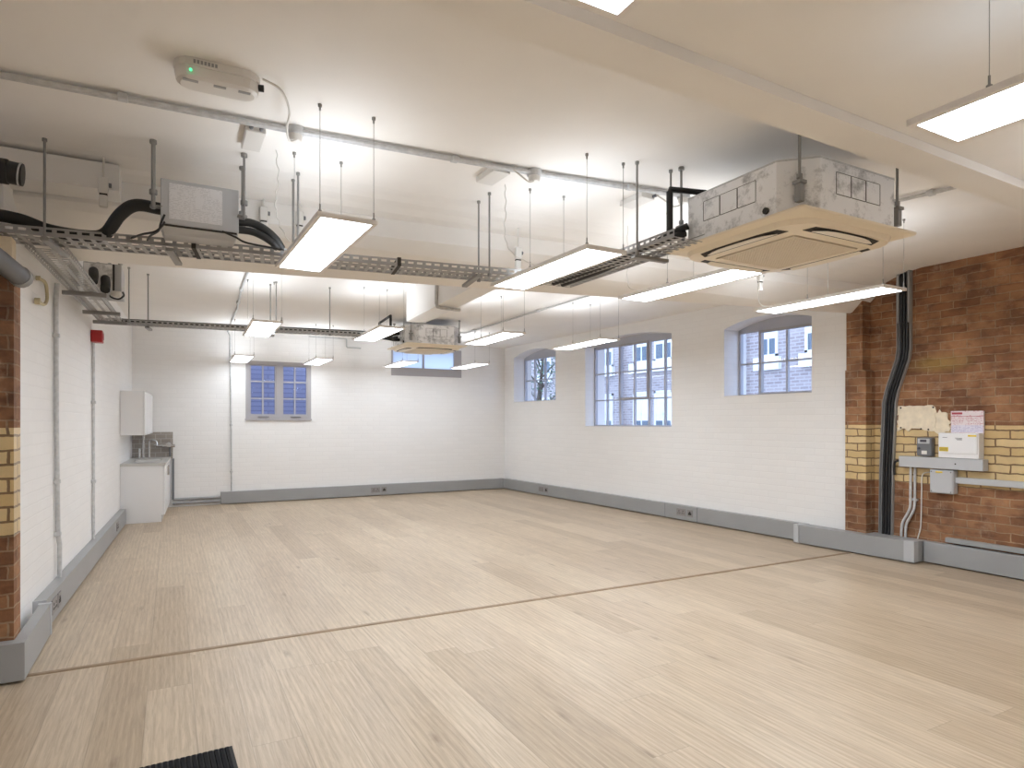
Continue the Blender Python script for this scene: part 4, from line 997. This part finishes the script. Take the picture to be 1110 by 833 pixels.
def box_unit(x, y, rot, label, glands=1, sx=0.06, sy=0.115):
    o = thing('ceiling_detector_box', (x, y, CE), label, 'box', 'white boxes on the ceiling')
    c, s = math.cos(rot), math.sin(rot)
    R = lambda a, b, z: (x + a * c - b * s, y + a * s + b * c, z)
    MB().mbox(R, -sx, sx, -sy, sy, CE - 0.038, CE).build('housing', MT['plastic'], o, bevel=0.006)
    for i in range(glands):
        a = sx - 0.015 if glands == 1 else -sx * 0.5 + sx * i
        MB().tube([R(a, -sy + 0.002, CE - 0.018), R(a, -sy - 0.03, CE - 0.018)], 0.011, 8).build('gland', MT['grey_d'], o)
        MB().tube([R(a, -sy - 0.025, CE - 0.018), R(a + 0.01, -sy - 0.06, CE - 0.014)], 0.005, 6).build('gland_cable', MT['flexw'], o)
    return o
box_unit(0.395, 3.68, 0.0, 'white ceiling box with two cable glands near the green-lit emergency light', 2, 0.05, 0.13)
box_unit(1.77, 3.52, 0.05, 'small white ceiling box beside the second round junction box', 1)
box_unit(2.85, 3.44, 0.05, 'small white ceiling box to the left of the large air conditioner', 1)
for pts, lab in (([(0.36, 3.00, CE - 0.03), (0.44, 3.02, CE - 0.05), (0.50, 3.16, CE - 0.07), (0.51, 3.30, CE - 0.09), (0.54, 3.42, CE - 0.10), (0.58, 3.46, CE - 0.073)], 'grey flex curving from the emergency light to the round junction box'),
                 ([(1.82, 3.37, CE - 0.02), (1.86, 3.35, CE - 0.05), (1.92, 3.33, CE - 0.095), (1.97, 3.355, CE - 0.073)], 'thin flex looping between the small ceiling box and second junction box'),
                 ([(2.90, 3.29, CE - 0.02), (2.94, 3.27, CE - 0.05), (3.0, 3.23, CE - 0.10), (3.06, 3.21, CE - 0.073)], 'thin flex looping to the junction box behind the large air conditioner')):
    tag(MB().tube(smooth_path(pts, 8), 0.0055, 8).build('flex_cable', MT['flexw'], origin=pts[0]), lab, 'cable')
t = thing('emergency_light', (0.185, 3.09, CE), 'white rounded emergency light with a green indicator on the ceiling', 'emergency light')
m = MB(); cx, cy, n = 0.185, 3.085, 8; rows = []
def stad(L, r):
    pts = []
    for q, s in ((0, 1), (1, -1)):
        for k in range(n + 1):
            a = -PI / 2 + k / n * PI + q * PI; pts.append((s * (L - r) + r * math.cos(a), r * math.sin(a)))
    return pts
a = -0.02
prof = [(0.175, 0.075, CE), (0.175, 0.075, CE - 0.03), (0.170, 0.070, CE - 0.034), (0.172, 0.072, CE - 0.038), (0.166, 0.068, CE - 0.075), (0.150, 0.052, CE - 0.085)]
vs = []; fs = []
for L, r, z in prof: vs += [(cx + p * math.cos(a) - q * math.sin(a), cy + p * math.sin(a) + q * math.cos(a), z) for p, q in stad(L, r)]
K = 2 * (n + 1)
for l in range(len(prof) - 1):
    for k in range(K): fs.append((l * K + k, l * K + (k + 1) % K, (l + 1) * K + (k + 1) % K, (l + 1) * K + k))
fs += [tuple(range(K)), tuple(reversed(range((len(prof) - 1) * K, len(prof) * K)))]
m.add(vs, fs, False); m.build('housing', MT['plastic'], t)
MB().tube([(0.075, 3.010, CE - 0.060), (0.074, 3.004, CE - 0.060)], 0.006, 10).build('indicator_lamp', MT['led_green'], t)
for x0, x1 in ((0.045, 0.105), (0.165, 0.215), (0.265, 0.315)):
    MB().box(x0, x1, 3.04, 3.058, CE - 0.0875, CE - 0.084).build('diffuser_slot', MT['grey'], t)
m = MB()
for k in range(7): m.box(0.085 + k * 0.014, 0.094 + k * 0.014, 3.0065, 3.012, CE - 0.026, CE - 0.012)
m.build('embossed_mark', MT['grey'], t)
MB().tube([(0.350, 3.06, CE - 0.045), (0.372, 3.055, CE - 0.045)], 0.015, 10).build('gland', MT['black'], t)

conduit([(0.69, 6.6, cz), (0.70, 7.07, cz), (0.72, 7.93, cz), (0.79, 9.24, cz), (0.85, 11.70, cz), (0.89, 11.755, cz - 0.06), (0.895, 11.755, 2.4), (0.91, 11.755, 1.2), (0.916, 11.755, TH)], 0.013,
        'steel conduit crossing the far ceiling and dropping down the far wall to the trunking', [(0.72, 7.93, cz, 0), (0.765, 8.8, cz, 0), (0.908, 11.757, 1.35, 0), (0.913, 11.757, 0.55, 0)])
conduit([(4.47, 5.2, cz), (4.47, 6.46, cz), (4.475, 8.2, cz), (4.48, 9.94, cz), (4.40, 10.0, cz), (4.36, 10.0, cz)], 0.013, 'steel conduit on the ceiling running back above the fourth window side', [(4.47, 7.5, cz, 0), (4.48, 9.6, cz, 0)])
conduit([(4.37, 2.72, cz), (4.45, 2.54, cz), (4.53, 2.2, cz), (4.58, 1.92, cz)], 0.013, 'short steel conduit on the ceiling right of the large air conditioner', [(4.49, 2.38, cz, 0)])
conduit([(2.40, 6.05, CE - 0.02), (2.393, 6.05, 2.62), (2.405, 6.05, 2.583), (2.45, 6.06, 2.578), (2.66, 6.10, 2.578)], 0.018, 'bent steel conduit wrapping under the short white downstand beam', [(2.66, 6.10, 2.58, 0)])
conduit([(2.2, 11.755, 2.96), (2.2, 11.755, 2.95), (2.80, 11.755, 2.95), (2.87, 11.755, 2.94), (2.875, 11.755, 2.80), (2.89, 11.755, 2.785), (3.14, 11.755, 2.785)], 0.013, 'stepped steel conduit high on the far wall left of the air conditioner')

# ------------------------------------------------------------------ left wall
def lw(y, d=0.0): return xl(y) + d
conduit([(lw(5.77, 0.028), 5.77, 2.44), (lw(5.78, 0.02), 5.78, 2.30), (lw(5.8, 0.02), 5.80, 1.3), (lw(5.84, 0.022), 5.84, 0.55), (lw(5.85, 0.03), 5.85, 0.47), (lw(5.86, 0.028), 5.86, TH)], 0.016, 'thicker steel conduit down the left wall from the tray bracket, closest to the brick pier',
        [(lw(5.79, 0.02), 5.79, 2.05, 0), (lw(5.82, 0.02), 5.82, 0.95, 0), (lw(5.84, 0.02), 5.84, 0.55, 0)])
conduit([(lw(7.62, 0.018), 7.62, 2.20), (lw(7.62, 0.018), 7.62, 1.2), (lw(7.62, 0.018), 7.62, TH)], 0.014, 'steel conduit down the left wall from the red alarm box', [(lw(7.62, 0.018), 7.62, 1.6, 0), (lw(7.62, 0.018), 7.62, 0.8, 0)])
t = thing('alarm_box', (lw(7.62), 7.62, 2.27), 'small red alarm box on the left wall', 'alarm box')
MB().bbox(lw(7.62), lw(7.62) + 0.10, 7.55, 7.69, 2.205, 2.325, 0.008).build('housing', MT['red'], t)
MB().tube([(lw(7.62) + 0.10, 7.62, 2.267), (lw(7.62) + 0.106, 7.62, 2.267)], 0.035, 16).build('sounder_face', MT['red'], t)

# kitchenette against the left wall
t = thing('base_cabinet', (-0.3, 10.9, 0), 'white kitchenette base cabinet with a steel sink top against the left wall', 'cabinet')
def KL(y, z, d): return (xl(y) + d + 0.003, y, z)
MB().mbox(KL, 10.10, 11.76, 0.10, 0.79, 0.0, 0.515).mbox(KL, 10.10, 11.76, 0.0, 0.10, 0.0, 0.49).build('carcass', MT['gloss_white'], t)
for k in range(2):
    d = MB().mbox(KL, 10.105 + k * 0.83, 10.925 + k * 0.83, 0.10, 0.785, 0.517, 0.535).build('door', MT['gloss_white'], t, bevel=0.002)
    MB().mbox(KL, 10.80 + k * 0.18, 10.82 + k * 0.18, 0.6, 0.74, 0.535, 0.555).build('handle', MT['chrome'], d)
wt = MB()
wt.mbox(KL, 10.08, 11.764, 0.79, 0.825, 0.0, 0.10); wt.mbox(KL, 10.08, 11.764, 0.79, 0.825, 0.46, 0.545); wt.mbox(KL, 10.08, 10.5, 0.79, 0.825, 0.10, 0.46); wt.mbox(KL, 11.1, 11.764, 0.79, 0.825, 0.10, 0.46)
wt.mbox(KL, 10.5, 11.1, 0.70, 0.71, 0.10, 0.46)
wt.build('sink_top', MT['inox'], t)
t = thing('wall_cabinet', (-0.4, 10.9, 1.2), 'white wall cabinet hung above the kitchenette sink', 'cabinet')
MB().mbox(KL, 10.10, 11.70, 1.215, 1.83, 0.0, 0.27).build('carcass', MT['gloss_white'], t)
for k in range(2): MB().mbox(KL, 10.105 + k * 0.80, 10.895 + k * 0.80, 1.217, 1.828, 0.272, 0.29).build('door', MT['gloss_white'], t, bevel=0.002)
struct(MB().box(-0.56, 0.03, YB - 0.012, YB, 0.80, 1.235).build('trim_2', MT['tiles']), 'taupe brick-shaped splashback tiles behind the kitchenette sink', 'tiles')
t = thing('kitchen_tap', (-0.2, 11.6, 0.83), 'chrome swan-neck tap standing at the kitchenette sink', 'tap')
MB().tube([(-0.38, 11.55, 0.825), (-0.38, 11.55, 1.20)], 0.016, 10).build('riser', MT['chrome'], t)
MB().tube(smooth_path([(-0.30, 11.6, 0.825), (-0.30, 11.6, 1.05), (-0.285, 11.57, 1.10), (-0.25, 11.53, 1.115), (-0.20, 11.5, 1.09), (-0.185, 11.49, 1.02)], 6), 0.013, 10).build('spout', MT['chrome'], t)
MB().tube([(-0.43, 11.55, 0.825), (-0.43, 11.55, 0.98)], [0.02, 0.015], 10).build('lever', MT['chrome'], t)
t = thing('mixer_valve', (0.0, 11.73, 1.0), 'chrome wall mixer valve with a bent pipe on the splashback tiles', 'valve')
MB().tube([(-0.12, 11.74, 1.01), (0.06, 11.74, 1.01)], 0.026, 12).build('valve_body', MT['chrome'], t)
MB().tube([(-0.03, 11.768, 1.03), (-0.03, 11.70, 1.03)], [0.03, 0.04], 12).build('valve_knob', MT['chrome'], t)
MB().tube(smooth_path([(0.06, 11.74, 1.02), (-0.02 + 0.0, 11.74, 1.02)], 2), 0.012, 8).build('inlet', MT['chrome'], t)
MB().tube(smooth_path([(-0.12, 11.745, 1.02), (-0.2, 11.745, 1.02), (-0.24, 11.745, 1.03)], 4), 0.012, 8).build('inlet_pipe', MT['chrome'], t)
MB().tube(smooth_path([(-0.03, 11.75, 1.045), (-0.0, 11.75, 1.05), (-0.01, 11.75, 0.99), (-0.01, 11.75, 0.84)], 6), 0.011, 8).build('outlet_pipe', MT['grey_d'], t)
t = thing('skirting_pipes', (0.4, 11.74, 0.08), 'two grey pipes along the foot of the far wall beside the kitchenette', 'pipe')
for z in (0.06, 0.125): MB().tube([(0.03, 11.75, z), (0.745, 11.75, z)], 0.022, 10).build('pipe_run', MT['grey'], t)
MB().tube([(0.035, 11.74, 0.125), (0.035, 11.74, 0.80)], 0.017, 10).build('pipe_riser', MT['grey_d'], t)

# ------------------------------------------------------------------ brick wall services
def FN(y, z, d): return (XN - d, y, z)      # d out of the brick
t = thing('cable_riser', (XN, 3.85, 1.5), 'dark bundle of black cables in a steel channel climbing the brick wall', 'cable riser')
ctr = [(3.775, 2.99), (3.775, 2.15), (3.79, 2.05), (3.90, 1.72), (3.925, 1.60), (3.955, 0.9), (3.965, TH)]
def offs(o, d): return [FN(y + o, z, d) for y, z in ctr]
def ribbon(mb, o0, o1, d0, d1):
    for (ya, za), (yb, zb) in zip(ctr[:-1], ctr[1:]):
        mb.hexa([FN(ya + o0, za, d0), FN(ya + o1, za, d0), FN(ya + o1, za, d1), FN(ya + o0, za, d1), FN(yb + o0, zb, d0), FN(yb + o1, zb, d0), FN(yb + o1, zb, d1), FN(yb + o0, zb, d1)])
m = MB(); ribbon(m, -0.065, 0.075, 0.002, 0.006); ribbon(m, 0.070, 0.075, 0.002, 0.040); ribbon(m, -0.068, -0.063, 0.002, 0.040); m.build('channel', MT['tray'], t)
for k, o_ in enumerate((-0.028, 0.003, 0.034)):
    MB().tube(offs(o_, 0.024), 0.0135, 8).build('black_cable', MT['cable'], t)
m = MB(); 
for k, o_ in enumerate((0.056, -0.054)):
    m.tube([FN(3.775 + o_, 2.95, 0.048), FN(3.775 + o_, 2.42, 0.048)], 0.011, 8)
m.build('grey_cable', MT['grey'], t)
t = thing('wall_trunking_box', (XN, 3.4, 1.0), 'grey metal trunking box across the brick under the white consumer unit', 'trunking')
MB().box(XN - 0.10, XN, 3.03, 3.79, 0.945, 1.052).build('trunk_body', MT['grey_l'], t, bevel=0.004)
MB().tube([(XN - 0.101, 3.26, 1.0), (XN - 0.104, 3.26, 1.0)], 0.007, 8).build('screw', MT['dark'], t)
t = thing('electric_meter', (XN, 3.56, 1.15), 'dark grey electricity meter on the brick above the trunking box', 'meter')
MB().bbox(XN - 0.075, XN, 3.49, 3.63, 1.06, 1.245, 0.012).build('housing', MT['grey_d'], t)
MB().bbox(XN - 0.083, XN - 0.07, 3.505, 3.615, 1.185, 1.235, 0.004).build('display_cover', MT['grey_l'], t)
MB().box(XN - 0.086, XN - 0.08, 3.53, 3.59, 1.20, 1.225).build('display', MT['ink'], t)
MB().box(XN - 0.078, XN - 0.073, 3.53, 3.58, 1.08, 1.115).build('label_plate', MT['plastic'], t)
MB().tube([(XN - 0.075, 3.605, 1.135), (XN - 0.088, 3.605, 1.135)], 0.012, 8).build('button', MT['ink'], t)
t = thing('consumer_unit', (XN, 3.24, 1.17), 'white electrical consumer unit on the brick with a yellow warning sticker', 'consumer unit')
MB().bbox(XN - 0.095, XN, 3.065, 3.415, 1.055, 1.295, 0.006).build('housing', MT['gloss_white'], t)
MB().bbox(XN - 0.106, XN - 0.09, 3.075, 3.405, 1.10, 1.285, 0.004).build('cover', MT['gloss_white'], t)
MB().box(XN - 0.108, XN - 0.105, 3.32, 3.40, 1.118, 1.158).build('warning_sticker', MT['yellow'], t)
MB().box(XN - 0.108, XN - 0.105, 3.08, 3.15, 1.263, 1.278).build('yellow_strip', MT['yellow'], t)
m = MB()
for k in range(3): m.box(XN - 0.108, XN - 0.105, 3.20, 3.26 - k * 0.008, 1.245 - k * 0.008, 1.2485 - k * 0.008)
m.box(XN - 0.108, XN - 0.105, 3.33, 3.37, 1.25, 1.254); m.build('printed_mark', MT['ink'], t)
m = MB()
for k in range(4): m.box(XN - 0.1085, XN - 0.1075, 3.325, 3.395, 1.124 + k * 0.008, 1.127 + k * 0.008)
m.build('sticker_print', MT['ink'], t)
t = thing('paper_notice', (XN, 3.2, 1.4), 'white and pink printed notice sheet on the brick above the consumer unit', 'notice')
MB().box(XN - 0.03, XN - 0.026, 3.055, 3.335, 1.29, 1.505).build('sheet', MT['notice'], t)
MB().box(XN - 0.032, XN - 0.029, 3.06, 3.33, 1.302, 1.37).build('lower_panel', MT['notice2'], t)
m = MB(); m.box(XN - 0.033, XN - 0.029, 3.235, 3.325, 1.472, 1.492); m.box(XN - 0.033, XN - 0.029, 3.06, 3.33, 1.452, 1.456); m.build('heading', MT['red_ink'], t)
MB().box(XN - 0.027, XN, 3.06, 3.33, 1.30, 1.50).build('backing_board', MT['plastic'], t)
t = thing('isolator_box', (XN, 3.4, 0.8), 'pale grey square adaptable box under the trunking box on the brick', 'box')
MB().bbox(XN - 0.085, XN, 3.285, 3.50, 0.705, 0.935, 0.01).build('housing', MT['grey_l'], t)
MB().box(XN - 0.09, XN - 0.084, 3.295, 3.49, 0.715, 0.925).build('lid', MT['grey_l'], t, bevel=0.002)
MB().box(XN - 0.092, XN - 0.089, 3.38, 3.44, 0.905, 0.92).build('yellow_sticker', MT['yellow'], t)
m = MB()
for y, z in ((3.305, 0.725), (3.48, 0.725), (3.305, 0.915), (3.48, 0.915)): m.tube([(XN - 0.09, y, z), (XN - 0.093, y, z)], 0.006, 8)
m.build('screw', MT['grey_d'], t)
tag(MB().box(XN - 0.05, XN, -2.8, 3.285, 0.812, 0.87).build('mini_trunking', MT['grey_l'], origin=(XN, 1.5, 0.84), bevel=0.004), 'thin grey trunking leaving the adaptable box towards the right', 'trunking')
# old plaster patch
m = MB(); pts = []
random.seed(3)
for k in range(40):
    u = k / 40.0
    if u < .25: y, z = 3.85 - (u / .25) * 0.37, 1.565
    elif u < .5: y, z = 3.48, 1.565 - (u - .25) / .25 * 0.25
    elif u < .75: y, z = 3.48 + (u - .5) / .25 * 0.37, 1.315
    else: y, z = 3.85, 1.315 + (u - .75) / .25 * 0.25
    j = 0.006 if (u < .25) else 0.022
    pts.append((y + random.uniform(-j, j) * 0.7, z + random.uniform(-j, j)))
m.prism(pts, lambda a, b, c: FN(a, b, c), 0.0, 0.012)
o = thing('plaster_patch', (XN, 3.66, 1.44), 'old cream plaster patch left on the brick above the meter', 'plaster')
m.build('patch', MT['plaster'], o)
m = MB(); pts = []
for k in range(26):
    a = 2 * PI * k / 26; rr_ = 1 + random.uniform(-0.22, 0.2)
    pts.append((3.44 + 0.085 * rr_ * math.cos(a), 1.40 + 0.12 * rr_ * math.sin(a)))
m.prism(pts, lambda a, b, c: FN(a, b, c), 0.0, 0.008)
m.build('ragged_edge', MT['plaster'], o)
m = MB()
for y, z in ((3.82, 1.545), (3.505, 1.545), (3.82, 1.34), (3.62, 1.33), (3.55, 1.325)): m.tube([FN(y, z, 0.011), FN(y, z, 0.014)], 0.009, 8)
m.build('screw_hole', MT['dark'], o)
# two conduits from the trunking box to the skirting
t = thing('conduit', (XN, 3.74, 0.6), 'pair of bent steel conduits from the trunking box down to the skirting', 'conduit')
for k in range(2):
    dy = -0.042 * k
    MB().tube(smooth_path([FN(3.71 + dy, 0.95, 0.03), FN(3.712 + dy, 0.70, 0.03), FN(3.715 + dy, 0.55, 0.03), FN(3.735 + dy, 0.48, 0.03), FN(3.785 + dy, 0.38, 0.03), FN(3.80 + dy, 0.32, 0.03), FN(3.805 + dy, TH - 0.005, 0.03)], 6), 0.0125, 10).build('tube', MT['steel'], t)
MB().box(XN - 0.03, XN, 3.65, 3.73, 0.60, 0.62).build('saddle', MT['steel'], t)
tag(MB().tube(smooth_path([FN(3.50, 0.90, 0.02), FN(3.56, 0.895, 0.02), FN(3.605, 0.86, 0.02), FN(3.615, 0.7, 0.01), FN(3.62, 0.45, 0.01), FN(3.625, 0.33, 0.012), FN(3.65, TH, 0.02)], 6), 0.006, 8).build('white_cable', MT['flexw'], origin=(XN, 3.6, 0.5)),
    'thin white cable from the adaptable box down the brick', 'cable')
tag(MB().tube(smooth_path([FN(3.79, 1.0, 0.045), FN(3.84, 0.995, 0.05), FN(3.87, 0.96, 0.04), FN(3.875, 0.85, 0.03)], 6), 0.011, 8).build('black_cable', MT['cable'], origin=(XN, 3.83, 1.0)), 'short black cable linking the trunking box to the cable riser', 'cable')

# ------------------------------------------------------------------ outside
t = thing('brick_building', (14, 16, -3), 'brick building with white sash windows across the yard', 'building')
MB().box(13.0, 17, 3, 34, -3, 9).build('facade', MT['ext_brick'], t)
def sash(y0, y1, z0, z1, cols=2, rows=2):
    f = MB(); tt = 0.07; X = 13.0
    for a in ((y0, y0 + tt, z0, z1), (y1 - tt, y1, z0, z1), (y0, y1, z0, z0 + tt), (y0, y1, z1 - tt, z1)): f.box(X - 0.03, X + 0.02, *a)
    for k in range(1, cols): y = y0 + (y1 - y0) * k / cols; f.box(X - 0.025, X + 0.01, y - 0.02, y + 0.02, z0, z1)
    for k in range(1, rows): z = z0 + (z1 - z0) * k / rows; f.box(X - 0.025, X + 0.01, y0, y1, z - 0.025, z + 0.025)
    f.box(X - 0.12, X, y0 - 0.1, y1 + 0.1, z0 - 0.32, z0 - 0.0)
    o = f.build('sash_window', MT['ext_white'], t)
    MB().box(X - 0.004, X, y0 + tt, y1 - tt, z0 + tt, z1 - tt).build('sash_glass', MT['ext_pane'], o)
    MB().box(X - 0.01, X - 0.004, y0 + tt, y1 - tt, z0 + (z1 - z0) * 0.35, z1 - tt).build('blind', MT['ext_white'], o)
for yy in (7.6, 9.1, 10.4, 12.4): sash(yy, yy + 0.55, 3.0, 4.3)
for yy in (14.05, 15.05, 16.9, 19.2, 20.8, 22.4): sash(yy, yy + 0.8, 3.25, 4.7); sash(yy, yy + 0.8, 0.95, 2.35)
MB().tube([(12.9, 11.35, -3), (12.9, 11.35, 9)], 0.045, 8).tube([(12.9, 16.35, -3), (12.9, 16.35, 9)], 0.06, 8).build('drainpipe', MT['ext_white'], t)
t = thing('blue_building', (1.6, 13.5, -1), 'blue-grey clad wall outside the two-casement window', 'building')
MB().box(-2, 3.1, 13.3, 13.5, -1, 4.5).build('clad_wall', MT['ext_blue'], t)
MB().box(-2.02, 3.12, 13.28, 13.52, 4.5, 4.58).build('coping', MT['grey'], t)
t = thing('yard_tree', (10.6, 17.6, -2), 'small tree in the yard outside the farthest arched window', 'tree')
tr = MB().tube([(10.6, 17.6, -2), (10.65, 17.65, 0.5), (10.6, 17.7, 2.2), (10.7, 17.6, 3.6)], [0.14, 0.11, 0.08, 0.03], 8)
random.seed(5); tips = []
for k in range(14):
    z = 0.8 + k * 0.2; a = k * 2.4; b = Vector((10.62 + 0.7 * math.cos(a), 17.65 + 0.9 * math.sin(a), z + 0.7))
    tr.tube([(10.62, 17.66, z), b], [0.03, 0.01], 5); tips.append(b); tips.append((b + Vector((10.62, 17.66, z))) / 2)
tr.build('trunk', MT['bark'], t)
lv = MB()
for k in range(1300):
    p = random.choice(tips) + Vector((random.gauss(0, 0.28), random.gauss(0, 0.3), random.gauss(0, 0.25)))
    u = Vector((random.uniform(-1, 1), random.uniform(-1, 1), random.uniform(-1, 1))).normalized() * 0.05; v = u.orthogonal().normalized() * 0.03
    lv.add([p - u, p + v, p + u, p - v], [(0, 1, 2, 3)])
tag(lv.build('foliage', MT['leaf'], t), kind='stuff')
struct(MB().box(7.1, 40, -10, 45, -3.2, -3).box(-12, 7.1, 12.3, 45, -3.2, -3).build('yard_ground', MT['grey']), 'paved yard outside the windows', 'ground')

# ------------------------------------------------------------------ sky and view
w = bpy.data.worlds.new('world'); bpy.context.scene.world = w; w.use_nodes = True
nt = w.node_tree; nt.nodes.clear()
ow = nt.nodes.new('ShaderNodeOutputWorld'); bg = nt.nodes.new('ShaderNodeBackground')
bg.inputs[0].default_value = (0.50, 0.66, 1.0, 1); bg.inputs[1].default_value = 2.0
nt.links.new(bg.outputs[0], ow.inputs[0])

sc = bpy.context.scene
sc.view_settings.view_transform = 'Standard'; sc.view_settings.look = 'None'
sc.view_settings.gamma = 1.0; sc.view_settings.use_curve_mapping = False
sc.view_settings.exposure = 0.80
cy = sc.cycles
cy.max_bounces = 10; cy.diffuse_bounces = 6; cy.glossy_bounces = 4; cy.transmission_bounces = 6; cy.transparent_max_bounces = 12
cy.use_denoising = True; cy.sample_clamp_indirect = 6.0
cy.caustics_reflective = False; cy.caustics_refractive = False
